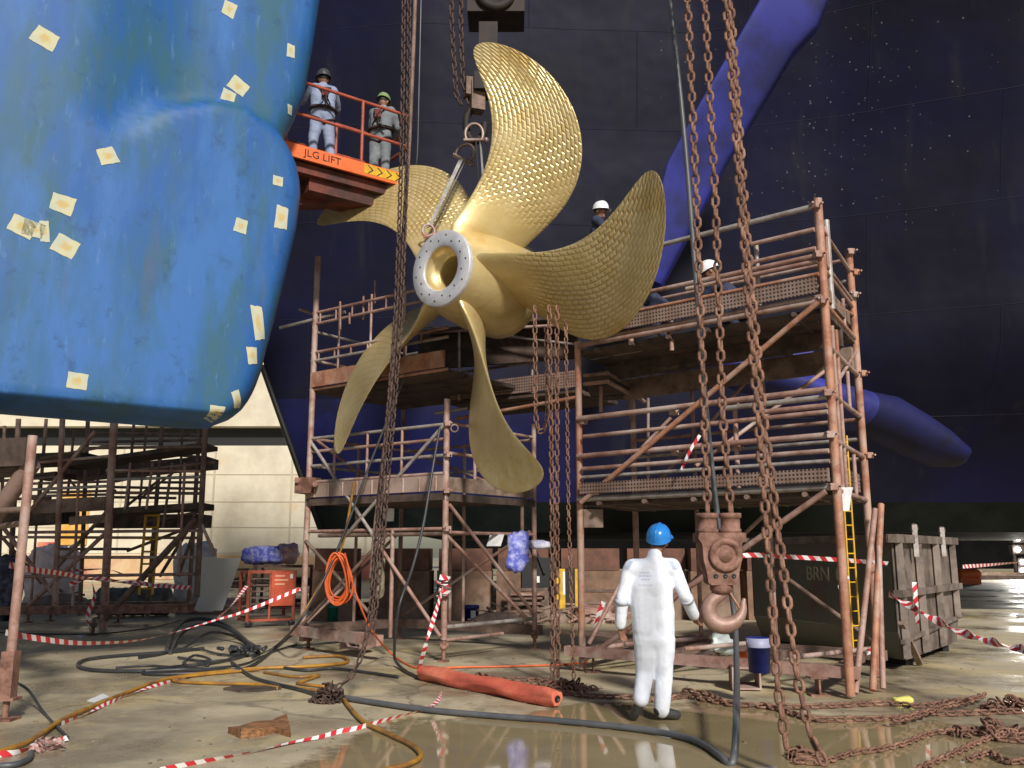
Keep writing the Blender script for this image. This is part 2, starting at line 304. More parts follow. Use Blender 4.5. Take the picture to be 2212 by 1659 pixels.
    old = b.inputs['Base Color'].links[0].from_socket; mx = N.new('ShaderNodeMix'); mx.data_type = 'RGBA'; L.new(a2.outputs[0], mx.inputs[0]); L.new(old, mx.inputs[6]); mx.inputs[7].default_value = (.13, .125, .12, 1)
    L.new(mx.outputs[2], b.inputs['Base Color']); return m
hull_m = hull_mat()
skeg_m = mat('dark_blue_skeg_paint', (.006, .007, .055), .5, 0, (.006, .006, .028), .5, (.40, .62), .1, 6, (.009, .011, .075), .9, spec=.2)
green_m = mat('dark_green_bottom_paint', (.005, .008, .0075), .75, 0, (.011, .016, .014), 1.2, spec=.2)
strut_m = mat('blue_bracket_paint', (.024, .029, .26), .6, 0, (.013, .016, .11), .9, (.42, .62), .1, 8)
# ground
gm = mat('wet_concrete', (.51, .43, .30), .75, 0, (.37, .315, .215), .9, (.36, .64), .5, 14, (.235, .195, .13), .33, (.46, .60)); N, L, b = nodes(gm)
tc = N.new('ShaderNodeTexCoord'); n1 = N.new('ShaderNodeTexNoise'); n1.inputs['Scale'].default_value = .33; n1.inputs['Detail'].default_value = 6; n1.inputs['Roughness'].default_value = .65; L.new(tc.outputs['Object'], n1.inputs['Vector'])
mr = N.new('ShaderNodeMapRange'); mr.inputs[1].default_value = .46; mr.inputs[2].default_value = .60; mr.inputs[3].default_value = .75; mr.inputs[4].default_value = .22; L.new(n1.outputs[0], mr.inputs[0]); L.new(mr.outputs[0], b.inputs['Roughness'])
old = b.inputs['Base Color'].links[0].from_socket
def gmix(fac, col, old, mode='MIX'):
    mx = N.new('ShaderNodeMix'); mx.data_type = 'RGBA'; mx.blend_type = mode
    if isinstance(fac, float): mx.inputs[0].default_value = fac
    else: L.new(fac, mx.inputs[0])
    L.new(old, mx.inputs[6])
    if isinstance(col, tuple): mx.inputs[7].default_value = col
    else: L.new(col, mx.inputs[7])
    return mx.outputs[2]
def gn(sc_, det, lo, hi, amt=1.0, st=(1, 1, 1)):
    mp = N.new('ShaderNodeMapping'); mp.inputs['Scale'].default_value = st; mp.inputs['Location'].default_value = (sc_ * 3.1, 7.7, 0); L.new(tc.outputs['Object'], mp.inputs[0])
    n_ = N.new('ShaderNodeTexNoise'); n_.inputs['Scale'].default_value = sc_; n_.inputs['Detail'].default_value = det; n_.inputs['Roughness'].default_value = .7; L.new(mp.outputs[0], n_.inputs['Vector'])
    m_ = N.new('ShaderNodeMapRange'); m_.inputs[1].default_value = lo; m_.inputs[2].default_value = hi; m_.inputs[4].default_value = amt; L.new(n_.outputs[0], m_.inputs[0]); return m_.outputs[0], n_.outputs[0]
old = gmix(gn(.7, 8, .50, .66, .65)[0], (.58, .46, .22, 1), old)            # ochre silt
old = gmix(gn(1.9, 9, .56, .66, .7, (1, .6, 1))[0], (.17, .15, .10, 1), old)    # oil and wet stains
old = gmix(gn(6, 9, .60, .68, .6)[0], (.64, .59, .46, 1), old)               # pale scuffs
old = gmix(gn(30, 8, .62, .70, .6)[0], (.09, .075, .055, 1), old)            # grit
vo = N.new('ShaderNodeTexVoronoi'); vo.feature = 'DISTANCE_TO_EDGE'; vo.inputs['Scale'].default_value = .38; nzv = N.new('ShaderNodeTexNoise'); nzv.inputs['Scale'].default_value = 2.5; nzv.inputs['Detail'].default_value = 6; L.new(tc.outputs['Object'], nzv.inputs['Vector'])
va = N.new('ShaderNodeVectorMath'); va.operation = 'MULTIPLY_ADD'; va.inputs[1].default_value = (.5, .5, 0); L.new(nzv.outputs['Color'], va.inputs[0]); L.new(tc.outputs['Object'], va.inputs[2]); L.new(va.outputs[0], vo.inputs['Vector'])
ck = N.new('ShaderNodeMapRange'); ck.inputs[1].default_value = .0; ck.inputs[2].default_value = .012; ck.inputs[3].default_value = .55; ck.inputs[4].default_value = 0; L.new(vo.outputs['Distance'], ck.inputs[0])
old = gmix(ck.outputs[0], (.08, .07, .05, 1), old)
old = gmix(.4, gn(60, 6, 0, 1)[1], old, 'OVERLAY'); L.new(old, b.inputs['Base Color'])
struct(MB().add([(-150, -40, 0), (150, -40, 0), (150, 300, 0), (-150, 300, 0)], [(0, 1, 2, 3)]), 'ground', gm)
# puddle
pm = mat('puddle_water', (.30, .235, .125), .04, 0, (.36, .29, .16), .8, (.4, .6), .02, 5, spec=.6); N, L, b = nodes(pm)
uv = N.new('ShaderNodeUVMap'); tc = N.new('ShaderNodeTexCoord'); nz = N.new('ShaderNodeTexNoise'); nz.inputs['Scale'].default_value = .9; nz.inputs['Detail'].default_value = 9; nz.inputs['Roughness'].default_value = .68; L.new(tc.outputs['Object'], nz.inputs['Vector'])
sp = N.new('ShaderNodeSeparateXYZ'); L.new(uv.outputs[0], sp.inputs[0])
ad = N.new('ShaderNodeMath'); ad.operation = 'ADD'; L.new(sp.outputs[0], ad.inputs[0]); L.new(nz.outputs[0], ad.inputs[1])
mr = N.new('ShaderNodeMapRange'); mr.inputs[1].default_value = .84; mr.inputs[2].default_value = .95; L.new(ad.outputs[0], mr.inputs[0]); L.new(mr.outputs[0], b.inputs['Alpha'])
ctr = [(380, 1700), (500, 1620), (640, 1565), (780, 1528), (940, 1512), (1110, 1520), (1250, 1490), (1400, 1505), (1560, 1500), (1720, 1508), (1900, 1520), (2120, 1540), (2350, 1590), (2500, 1760), (1500, 2100), (600, 2000)]
cp = G(1400, 1700); ring = [G(*p) for p in ctr]; rows, uvs = [], []
for k in range(12):
    t = k / 11; rr = []; 
    for p in ring + ring[:1]:
        q = cp + (p - cp) * (t * 1.15); q.z = .004; rr.append(q)
    rows.append(rr); uvs.append([(.62 - .55 * sst(.45, 1, t), 0)] * len(rr))
struct(MB().grid(rows, uvs), 'puddle', pm)
# ------------------------------------------------------------------ dock wall
DW = thing('dock_wall_or_backdrop', 'pale cream concrete dock wall far behind the scaffolds on the left', 'wall', (-14, 50, 0))
wall_m = mat('cream_wall', (.68, .62, .48), .85, 0, (.56, .49, .37), .5, (.42, .62), .2, 4, (.70, .42, .20), .16, (.56, .66))
m = MB(); m.box((-30, 51, 3.7), (46, 2, 7.4)); m.build('wall_face', wall_m, DW)
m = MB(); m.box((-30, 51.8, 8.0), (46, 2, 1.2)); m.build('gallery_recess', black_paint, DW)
m = MB(); m.box((-30, 51, 12), (46, 2, 7)); m.build('parapet', wall_m, DW)
m = MB()
for x in (-27.5, -21.6, -16.5, -12.2, -8): m.box((x, 49.97, 3.7), (.10, .06, 7.3))
for z in (1.5, 2.9, 4.3, 5.8): m.box((-30, 49.985, z), (45, .03, .05))
m.build('panel_joint', mat('wall_joint', (.50, .44, .33), .9), DW)
m = MB(); m.box((-30, 49.96, .75), (45.5, .07, 1.3)); m.build('stained_base', mat('rust_stained_concrete', (.55, .33, .17), .85, 0, (.62, .46, .28), .5, (.4, .6), .2, 4, (.45, .15, .10), .25, (.52, .62)), DW)
m = MB(); m.box((-24.1, 49.93, 3.4), (1.7, .1, 2.9)); m.build('ochre_panel', mat('ochre_panel_paint', (.62, .33, .06), .8, 0, (.70, .42, .12), 1.5), DW)
m = MB(); m.box((-25.3, 49.92, 1.3), (1.2, .1, 1.6)); m.build('red_panel', mat('faded_red_panel', (.55, .09, .07), .8, 0, (.6, .25, .15), 1.2), DW)
FW = MB(); FW.box((42, 91, 4.5), (96, 2, 9)); FW = solo(FW, 'dock_wall_or_backdrop', mat('night_backdrop', (.003, .003, .0035), .95, 0, (.006, .006, .006), .3, spec=.05), 'added near-black backdrop wall standing in for night darkness at right under the hull', 'wall', (42, 91, 0))  # added backdrop, near black, covers the sky strip to keep it night-dark
# ------------------------------------------------------------------ ship's stern
SHIP = thing('ship', 'dark navy ship stern towering behind the propeller, standing on keel blocks', 'ship', (3, 20, 0))
def hull_grid(mb, xs, ys, Yf, thick, n=5, back=None):
    X = [lerp(a, b, k / n) for a, b in zip(xs, xs[1:]) for k in range(n)] + [xs[-1]]
    Yp = [lerp(a, b, k / n) for a, b in zip(ys, ys[1:]) for k in range(n)] + [ys[-1]]
    rows = [[at(x, y, Yf(x, y)) for x in X] for y in Yp]
    bk = [[p + V(0, thick, 0) for p in r] for r in rows]
    mb.grid(rows); mb.grid(bk, flip=True)
    mb.grid([rows[-1], bk[-1]]); mb.grid([bk[0], rows[0]]); mb.grid([[r[0] for r in bk], [r[0] for r in rows]]); mb.grid([[r[-1] for r in rows], [r[-1] for r in bk]])
SKE = [(540, 560), (700, 560), (790, 567), (1140, 692)]
def hullY(x, y):
    base = interp([(500, 20.6), (900, 20.2), (1250, 20.6), (1500, 20.8), (1800, 20.2), (2212, 19.0), (2800, 18.0)], x)
    base += interp([(-900, -3.5), (-300, -2.0), (0, -1.2), (300, -.5), (600, 0), (900, .3), (1085, .8), (1150, 1.4)], y) * interp([(500, .7), (1300, 1), (2000, 1.25)], x)
    return base + .8 * sst(700, 1100, y) * sst(1500, 2300, x) * 2.2
m = MB()
X0 = lambda y: interp([(-900, 470), (650, 530), (700, 560), (790, 567), (1085, 672), (1150, 696)], y)
def skew_grid(mb, x1, ys, thick, nx=40, x0=X0):
    rows = []
    for y in ys: rows.append([at(lerp(x0(y), x1, k / nx), y, hullY(lerp(x0(y), x1, k / nx), y)) for k in range(nx + 1)])
    bk = [[p + V(.02, thick, .02) for p in r] for r in rows]
    mb.grid(rows, flip=True); mb.grid(bk); mb.grid([rows[-1], bk[-1]], flip=True); mb.grid([bk[0], rows[0]], flip=True)
    mb.grid([[r[0] for r in bk], [r[0] for r in rows]], flip=True); mb.grid([[r[-1] for r in rows], [r[-1] for r in bk]], flip=True)
YS = lambda a, b, n: [lerp(a, b, k / n) for k in range(n + 1)]
skew_grid(m, 1256, YS(-900, 862, 36), 1.6, 24); m.build('skeg', hull_m, SHIP)
m = MB(); skew_grid(m, 1256, YS(862, 1085, 6), 1.6, 24); m.build('skeg_foot', skeg_m, SHIP)
m = MB(); skew_grid(m, 2800, YS(-900, 1085, 40), 1.6, 40, lambda y: 1256); m.build('hull_side', hull_m, SHIP)
m = MB(); skew_grid(m, 2800, YS(1085, 1150, 6), 1.6, 60); m.build('bottom_paint', green_m, SHIP)
m = MB(); zb_ = at(1000, 1150, 22).z; m.box((11, 35, zb_ + .4), (29, 24, .5)); m.build('flat_bottom', green_m, SHIP)
m = MB(); m.tube([at(X0(y) - 1, y, hullY(X0(y), y) - .02) for y in YS(790, 1148, 12)], .07, 8); m.build('stem_bar', black_paint, SHIP)
m = MB()   # shaft bracket arm coming down from the hull to the shaft
def loft(mb, secs, seg=18, e=1.0):
    rows = []
    for c, a, b in secs:
        sg = lambda v: math.copysign(abs(v) ** e, v); rows.append([Vector(c) + Vector(a) * sg(math.cos(2 * math.pi * k / seg)) + Vector(b) * sg(math.sin(2 * math.pi * k / seg)) for k in range(seg + 1)])
    mb.grid(rows); mb.add(rows[0][:-1], [tuple(range(seg))]); mb.add(rows[-1][:-1], [tuple(range(seg))[::-1]])
secs = []
for (xl, yl), (xr, yr), Y in (((1665, -90), (1815, -60), 15.5), ((1644, 0), (1765, 62), 15.7), ((1590, 95), (1712, 120), 16), ((1501, 247), (1640, 240), 16.4), ((1440, 360), (1575, 345), 16.8), ((1424, 420), (1520, 450), 17), ((1405, 520), (1470, 545), 17.2), ((1380, 600), (1430, 620), 17.4)):
    a, b2 = at(xl, yl, Y), at(xr, yr, Y + .25); secs.append(((a + b2) / 2, (b2 - a) / 2, V(.05, .22, 0)))
loft(m, secs, 40, .3); m.build('shaft_bracket', strut_m, SHIP)
m = MB()   # long tapering bossing that sweeps out to the right
prof = [(1380, 800, 8), (1475, 793, 12), (1525, 788, 19), (1575, 795, 29), (1625, 815, 31), (1680, 832, 30), (1728, 846, 32), (1790, 866, 38), (1850, 888, 44), (1910, 905, 50), (1965, 935, 46), (2010, 960, 37), (2045, 985, 24), (2064, 1002, 8)]
secs = []
for x, y, h in prof:
    Y = interp([(1380, 17.4), (1600, 17.6), (1800, 18.2), (2064, 19.2)], x)
    sc = Y / F; secs.append((at(x, y, Y), V(-.25, .55, 0) * min(1, h / 20), V(.12, 0, h * sc)))
loft(m, secs[:9], 24); m.build('bossing', strut_m, SHIP)
m = MB(); loft(m, secs[8:], 24); m.build('bossing_tail', mat('shaded_bossing_blue', (.010, .011, .075), .6, 0, (.007, .008, .035), 1.1, (.42, .6), .05, 8, spec=.3), SHIP)  # same bossing in a darker blue: its shading is put into the colour
m = MB(); m.box(at(1727, 775, 18), (.42, .5, .95)); m.build('inner_bracket', strut_m, SHIP)
# ------------------------------------------------------------------ keel blocks
x = 700; i = 0
lab = ['brown timber keel block at the far left under the ship', 'brown keel block behind the X braces of the middle scaffold', 'keel block left of the hanging blue bag', 'keel block behind the pile of scrap and yellow cabinet', 'shadowed keel block left of the white coverall worker', 'brown keel block just behind the blue helmet', 'keel block behind the rusty hook block', 'keel block half hidden behind the dumpster']
for px, wd in ((745, .95), (880, 1.35), (1010, 1.3), (1130, 1.2), (1265, 1.4), (1400, 1.4), (1520, 1.1), (1640, 1.3)):
    Y = 21.3 + (i % 3) * .25; c = G(px, 1340); c = V((px - CX) / F * Y * 1.02, Y, 0)
    m = MB(); rz = random.uniform(-.06, .06); m.box(c + V(0, 0, .55), (wd, .9, 1.1), rz); m.build
    root = thing('keel_block', lab[i], 'keel block', c, 'keel blocks under the ship')
    m.build('base', block_m, root)
    m = MB(); m.box(c + V(0, .02, 1.36), (wd * .96, .84, .5), rz + .02); m.build('cap_timber', mat('block_cap_timber', (.17, .075, .05), .85, 0, (.10, .05, .035), 3) if i == 0 else MATS['block_cap_timber'], root)
    i += 1
# ------------------------------------------------------------------ rudder
A, B = at(450, 925, 11.5), at(0, 888, 10.1); du = V(A.x - B.x, A.y - B.y, 0).normalized(); nu = V(du.y, -du.x, 0)   # nu faces the camera
ZB = A.z
def pl(x, y):
    r = ray(x, y); o = V(0, 0, CAMH); return o + r * ((A - o).dot(nu) / r.dot(nu))
def S(p): return (p - A).dot(du)
edge = [(735, -300), (687, 0), (668, 123), (650, 220), (628, 272), (605, 316), (604, 334), (614, 360), (623, 390), (630, 425), (631, 450), (622, 520), (601, 610), (578, 700), (559, 770), (548, 815), (533, 855), (514, 888), (487, 910), (455, 922)]
er = sorted((pl(*p).z, S(pl(*p))) for p in edge)
ZT = er[-1][0]
def rim(z): return interp(er, z)
ridge_px = [(250, 300), (350, 240), (450, 228), (520, 243), (580, 280), (612, 318), (632, 345)]
def solve(px, py, f):          # plane coordinates whose surface point is seen at (px, py)
    qx, qy = px, py
    for _ in range(6):
        c_ = pl(qx, qy); s_ = S(c_); P = A + du * s_ + V(0, 0, c_.z - ZB) + nu * f(s_, c_.z); x_, y_ = proj(P); qx += (px - x_) * .9; qy += (py - y_) * .9
    return s_, c_.z
ridge = sorted(solve(*p, lambda a_, b_: .55) for p in ridge_px)
s350 = S(pl(400, 240)); s150 = S(pl(120, 300))
def half(s, z):
    e = max(0, rim(z) - s); eb = max(0, z - ZB)
    pr = math.sqrt(max(0, 1 - (1 - min(e / .35, 1)) ** 2)); pb = math.sqrt(max(0, 1 - (1 - min(eb / .13, 1)) ** 2))
    zr = interp(ridge, s); up = sst(zr - .03, zr + .12, z)
    th = .74 - .27 * up * sst(s150, s350, s) - .10 * up * min(1, max(0, (z - zr) / 4))
    return th * pr * pb + .002
def rp(s, z, side=1, lift=0): return A + du * s + V(0, 0, z - ZB) + nu * (side * half(s, z) + lift)
RUD = thing('rudder', 'huge blue rudder filling the upper left, dotted with cream square patches', 'rudder', (rp(-2, ZB).x, rp(-2, ZB).y, ZB))
zs = [ZB + .13 * (1 - math.cos(k / 8 * math.pi / 2)) for k in range(9)]; zs += [lerp(zs[-1], ZT, k / 90) for k in range(1, 91)]
rows = {1: [], -1: []}
for z in zs:
    r = rim(z); ss = [r - .35 * (1 - math.cos(k / 8 * math.pi / 2)) for k in range(9)]; ss += [lerp(ss[-1], -6.5, (k / 50)) for k in range(1, 51)]
    for sd in (1, -1): rows[sd].append([rp(s, z, sd) for s in ss])
m = MB(); m.grid(rows[1]); m.grid(rows[-1], flip=True)
m.grid([rows[1][-1], rows[-1][-1]]); m.grid([[r[-1] for r in rows[1]], [r[-1] for r in rows[-1]]], flip=False)
m.grid([rows[-1][0], rows[1][0]]); m.grid([[r[0] for r in rows[-1]], [r[0] for r in rows[1]]])
m.build('blade', rudder_m, RUD)
PAT = [(97, 83, 40, 38, -20), (495, 20, 24, 34, -12), (628, 110, 16, 30, 0), (515, 186, 36, 34, -28), (493, 208, 26, 28, -12), (626, 237, 12, 20, 10), (232, 337, 34, 34, 28), (600, 391, 21, 22, 0), (135, 441, 40, 38, -10), (608, 470, 26, 52, -3), (520, 488, 25, 32, -8), (48, 489, 42, 38, -18), (72, 495, 36, 32, -8), (96, 500, 16, 44, 8), (141, 532, 42, 40, -22), (558, 697, 24, 76, 12), (545, 768, 22, 38, 10), (167, 823, 36, 34, -3), (512, 862, 18, 38, 22), (468, 890, 30, 27, -4)]
for px, py, pw, ph, ro in PAT:
    s0, z0 = solve(px, py, half); k = (rp(s0, z0) - cam.location).length / F * .93; a = R(ro)
    g, uvv = [], []
    jit = [random.uniform(-.07, .07) for _ in range(8)]
    for j in range(6):
        rr = []
        for i2 in range(6):
            u, v = i2 / 5 - .5, j / 5 - .5
            u *= 1 + jit[0] * v * 2 + (.02 * math.sin(9 * v + px)); v2 = v * (1 + jit[1] * u * 2) + .015 * math.sin(11 * u + py)
            s = s0 + (u * math.cos(a) * pw / .92 - v2 * math.sin(a) * ph) * k; z = z0 + (u * math.sin(a) * pw + v2 * math.cos(a) * ph) * k
            rr.append(rp(min(s, rim(z) - .02), max(z, ZB + .02), 1, .006))
        g.append(rr)
    m = MB(); m.grid(g, [[(i2 / 5 + px, j / 5) for i2 in range(6)] for j in range(6)], flip=True); m.build('patch', patch_m, RUD)
# ------------------------------------------------------------------ propeller
PP = [-0.5986, 12.3, 5.3444, 0.6782, -0.0076, 3.3321, 1.0473, -0.5812, 0.934, -0.0085, -0.3047, 0.4059, 0.1646, -0.004, 0.3054, -0.259, 6.9812, 0.3866, -0.0053, -0.0172]
PC = V(*PP[:3]); az, el = PP[3], PP[4]
pa = V(-math.sin(az) * math.cos(el), -math.cos(az) * math.cos(el), math.sin(el)); pu = (V(0, 0, 1) - pa * pa.z).normalized(); pq = pu.cross(pa).normalized()
if pq.x < 0: pq = -pq
PR, R0 = PP[5], .2
PROP = thing('propeller', 'golden five bladed ship propeller hanging from slings in the middle', 'propeller', (PC.x, PC.y, PC.z - PR))
m = MB(); m.lathe(PC, pa, [(-.80, .02), (-.80, .70), (-.76, .74), (-.5, .745), (-.2, .715), (.15, .655), (.40, .585), (.52, .548), (.545, .54)], 64); m.build('hub', bronze_plain, PROP)
m = MB(); m.lathe(PC, pa, [(.545, .54), (.60, .54), (.612, .528), (.612, .325), (.60, .312), (.56, .312)], 64); fl = m.build('flange', flange, PROP)
for k in range(20):
    t = 2 * math.pi * (k + .3) / 20; c = PC + pa * .612 + (pq * math.cos(t) + pu * math.sin(t)) * (.43 + .035 * (-1) ** k)
    m = MB(); m.lathe(c, pa, [(.0015, .0145), (.0017, .0005)], 10); m.build('bolt_hole', black_paint, fl)
m = MB(); m.lathe(PC, pa, [(.575, .311), (.40, .295), (.395, .24), (.33, .23), (.05, .25), (-.3, .25), (-.32, .01)], 48); m.build('bore', bronze_plain, PROP)
def blade_mesh(k):
    mb = MB(); fr, bk, uf = [], [], []
    NU, NV = 56, 28
    rhos = [-.10 + .1 * i / 4 for i in range(4)] + [1 - (1 - i / NU) ** 1.8 for i in range(NU + 1)]
    for rh in rhos:
        q = max(rh, 0); r = PR * (R0 + .8 * rh)
        th0 = PP[6] + k * 2 * math.pi / 5 + PP[7] * q + PP[8] * q * q + PP[9] * q ** 3
        xm = PR * (PP[10] * q + PP[11] * q * q)
        c = PR * (PP[12] + PP[13] * q + PP[14] * q * q + PP[15] * q ** 3) * math.sqrt(max(0, 1 - q ** PP[16]))
        be = math.atan2(PR * (PP[17] + PP[18] * q + PP[19] * q * q), r)
        T = .17 * (1 - q) ** 1.1 + .028 + .30 * math.exp(-max(0, rh + .1) / .045)
        T *= min(1, c / .12)
        rf, rb, ru = [], [], []
        for j in range(NV + 1):
            s = math.sin(math.pi / 2 * (2 * j / NV - 1)); e = max(0, 1 - s * s)
            cc = s * c; cam_ = -.05 * c * e
            def pt(n):
                th = th0 + (cc * math.cos(be) - n * math.sin(be)) / r; x = xm + cc * math.sin(be) + n * math.cos(be)
                return PC + (pq * math.cos(th) + pu * math.sin(th)) * r + pa * x
            t = T * e ** .55 / 2
            rf.append(pt(cam_ + t)); rb.append(pt(cam_ - t)); ru.append((r, cc + 3))
        fr.append(rf); bk.append(rb); uf.append(ru)
    mb.grid(fr, uf, flip=True); mb.grid(bk, uf); return mb
for k in range(5): blade_mesh(k).build('blade', bronze_plain if k == 3 else bronze, PROP)
# ------------------------------------------------------------------ scaffolds
def tubep(name, m_, root, p, q, r=.024):
    m = MB(); m.tube([p, q], r, 8); return m.build(name, m_, root)
def clamp(root, p, r=.045, m_=None):
    m = MB(); m.box(p, (r * 1.9, r * 1.9, r * 1.6), random.uniform(0, 1.5)); m.tube([p + V(r, -r * .9, 0), p + V(r * 1.2, -r * 2.0, 0)], r * .28, 6); m.tube([p + V(-r * .9, r, r * .5), p + V(-r * .9, -r, r * .5)], r * .3, 6); m.build('coupler', m_ or rust, root)
def board(name, m_, root, p, q, z0, z1, th=.035):      # upright board from p to q between heights
    p, q = Vector(p), Vector(q); m = MB(); d = (q - p); d.z = 0; L = d.length; d.normalize(); n = V(d.y, -d.x, 0) * th / 2
    P = lambda e, z, s: V(e.x, e.y, z) + n * s
    zs = (z0, z1) if not isinstance(z0, tuple) else None
    a = [P(p, z0, 1), P(q, z0, 1), P(q, z1, 1), P(p, z1, 1)]; b_ = [P(p, z0, -1), P(q, z0, -1), P(q, z1, -1), P(p, z1, -1)]
    uv = [(0, 0), (L, 0), (L, z1 - z0), (0, z1 - z0)]
    m.add(a + b_, [(0, 1, 2, 3), (5, 4, 7, 6), (4, 0, 3, 7), (1, 5, 6, 2), (3, 2, 6, 7), (4, 5, 1, 0)], uv + uv); return m.build(name, m_, root)
def deck(root, a, b_, c, d, z, m_=None, n=5, name='plank'):   # planks laid along a->b between edges a-b and d-c
    for i in range(n):
        t0, t1 = i / n + .012, (i + 1) / n - .012
        p0, p1, q1, q0 = lerp(a, d, t0), lerp(a, d, t1), lerp(b_, c, t1), lerp(b_, c, t0); zz = z + random.uniform(-.008, .008)
        m = MB(); P = [V(v.x, v.y, zz) for v in (p0, q0, q1, p1)]
        m.add(P + [v - V(0, 0, .06) for v in P], [(0, 1, 2, 3), (7, 6, 5, 4), (0, 4, 5, 1), (1, 5, 6, 2), (2, 6, 7, 3), (3, 7, 4, 0)], [(0, 0), (2, 0), (2, .3), (0, .3)] * 2); m.build(name, m_ or plank_dark, root)
def jack(root, p, m_=None, h=.38):
    m = MB(); m.box(p + V(0, 0, .012), (.16, .16, .024)); m.tube([p + V(0, 0, .02), p + V(0, 0, h)], .03, 10); m.box(p + V(0, 0, h * .62), (.14, .03, .05), .5); m.lathe(p + V(0, 0, h * .45), (0, 0, 1), [(0, .02), (0, .055), (.05, .055), (.05, .02)], 10); m.build('base_jack', m_ or steel_rust, root)
# --- right tower
FR, FL, BR = G(1838, 1510), G(1258, 1450), G(1900, 1464); BL = FL + BR - FR
RT = thing('scaffold_tower', 'tall rusty orange scaffold tower with perforated decks right of the propeller, workers on top', 'scaffold', FR, 'scaffold towers')
def zr(y): return at(1838 - (1510 - y) * .0704, y, FR.y).z
def Fp(u, z): return lerp(FL, FR, u) + V(0, 0, z)
def Sp(u, z): return lerp(FR, BR, u) + V(0, 0, z)
off = (FL - BL).normalized() * .05
def post(root, base, z1, r=.036, m_=rust, z0=.03): return tubep('post', m_, root, base + V(0, 0, z0), base + V(0, 0, z1), r)
post(RT, FR, zr(430), .052, rust_orange); post(RT, FL, zr(640), .046, rust_orange); post(RT, BR, zr(430) * .985, .052, rust_orange); post(RT, BL, zr(560), .044)
for u, y0, y1, mm in ((.77, 490, 655, galv), (.42, 590, 700, rust), (.66, 848, 1060, rust)): tubep('upright', mm, RT, Fp(u, zr(y1)) - off, Fp(u, zr(y0)) - off, .03)
def rail(u0, u1, y, mm=rust, r=.028, dz=0): tubep('guard_rail', mm, RT, Fp(u0, zr(y) - dz) + off, Fp(u1, zr(y)) + off, r)
for a in ((.26, 1.0, 447, galv, .034), (.76, .985, 496, rust), (.74, .985, 537, rust), (.30, .99, 553, rust, .03), (.5, .99, 565, rust), (.25, .99, 593, rust_orange, .026), (.1, .995, 642, rust, .03), (.0, .995, 652, rust, .038), (0, .99, 842, rust, .036), (.62, .99, 858, galv, .032), (.75, .99, 876, rust, .03), (.03, .99, 890, rust), (0, .985, 940, rust, .034), (.02, .985, 974, rust), (.02, .985, 996, galv, .024), (.0, .99, 1052, galv, .04)): rail(*a)
board('toe_board', perf, RT, Fp(.12, 0) + off * 2.4, Fp(.985, 0) + off * 2.4, zr(636), zr(602)); board('toe_board', perf, RT, Fp(.02, 0) + off * 2.4, Fp(.985, 0) + off * 2.4, zr(1041), zr(1012))
board('toe_board', perf, RT, Sp(.06, 0) - V(.07, 0, 0), Sp(.95, 0) - V(.07, 0, 0), zr(1044), zr(998)); board('toe_board', plank, RT, Sp(.1, 0), Sp(.8, 0), zr(640), zr(612))
deck(RT, FL, FR, BR, BL, zr(662)); deck(RT, FL, FR, BR, BL, zr(1058))
board('joist', plank_dark, RT, lerp(FL, BL, .5), lerp(FR, BR, .5), zr(712), zr(672), .08); board('joist', plank, RT, lerp(FL, BL, .85), lerp(FR, BR, .85), zr(745), zr(690), .08)
for k in range(6): tubep('transom', plank_dark, RT, Fp(.1 + k * .16, zr(672)) + off * 2, lerp(BL, BR, .1 + k * .16) + V(0, 0, zr(672)), .03)
for k in range(5): tubep('transom', rust_dark, RT, Fp(.1 + k * .2, zr(1066)) + off * 2, lerp(BL, BR, .1 + k * .2) + V(0, 0, zr(1066)), .03)
tubep('brace', rust_orange, RT, Fp(.985, zr(655)) + off * 2, Fp(.02, zr(1062)) + off * 2, .034); tubep('brace', rust, RT, Fp(.97, zr(1062)) + off * 2, Fp(.02, zr(1478)) + off * 2, .034)
tubep('brace', rust, RT, Fp(.5, zr(985)) - off, lerp(BL, BR, .98) + V(0, 0, zr(690)), .026); tubep('brace', rust, RT, Fp(.0, zr(1070)) - off * 3, Fp(.36, zr(850)) - off * 9, .024)
for y, rr in ((488, .026), (576, .024), (655, .028), (746, .03), (850, .03), (950, .03), (1058, .03), (560, .02)): tubep('side_rail', rust_orange if y % 2 else rust, RT, Sp(0, zr(y)), Sp(1, zr(y) - .02), rr)
tubep('side_brace', rust, RT, Sp(.0, zr(850)), Sp(1, zr(690)), .022); tubep('side_brace', rust_orange, RT, Sp(1, zr(600)), Sp(0.1, zr(640)), .02)
tubep('upright', galv, RT, Sp(.22, zr(650)), Sp(.22, zr(452)), .042)
for u, y0, y1 in ((.62, 655, 592), (.6, 848, 765), (.62, 1056, 960), (.3, 856, 690), (.3, 1056, 850), (.18, 1056, 690), (.18, 560, 470)): tubep('side_post', rust if y0 != 856 else rust_orange, RT, Sp(u, zr(y0)), Sp(u, zr(y1)), .026)
p = G(1848, 1508); tubep('raker', rust, RT, p + V(0, 0, .05), at(1890, 1100, 10.7), .036); tubep('raker', rust_orange, RT, G(1886, 1500) + V(0, 0, .04), at(1903, 1090, 11.2), .040); tubep('raker', rust, RT, G(1908, 1496) + V(0, 0, .04), at(1898, 1180, 10.9), .034)
for y in (447, 553, 652, 850, 940, 1052): clamp(RT, FR + V(-.05, -.05, zr(y))); clamp(RT, FL + V(.05, -.05, zr(y)) if zr(y) < zr(640) else BR + V(0, -.06, zr(y)))
for y in (496, 746, 950): clamp(RT, BR + V(.05, -.03, zr(y)), m_=rust_orange)
for s_, nm in ((0, 1), (1, 2)):          # welded base frame
    a, b2 = (FL, FR) if s_ == 0 else (BL, BR); m = MB(); m.beam(a + V(-.2, 0, .26), b2 + V(.1, 0, .26), .12, .12); m.build('base_beam', rust if s_ == 0 else rust_dark, RT)
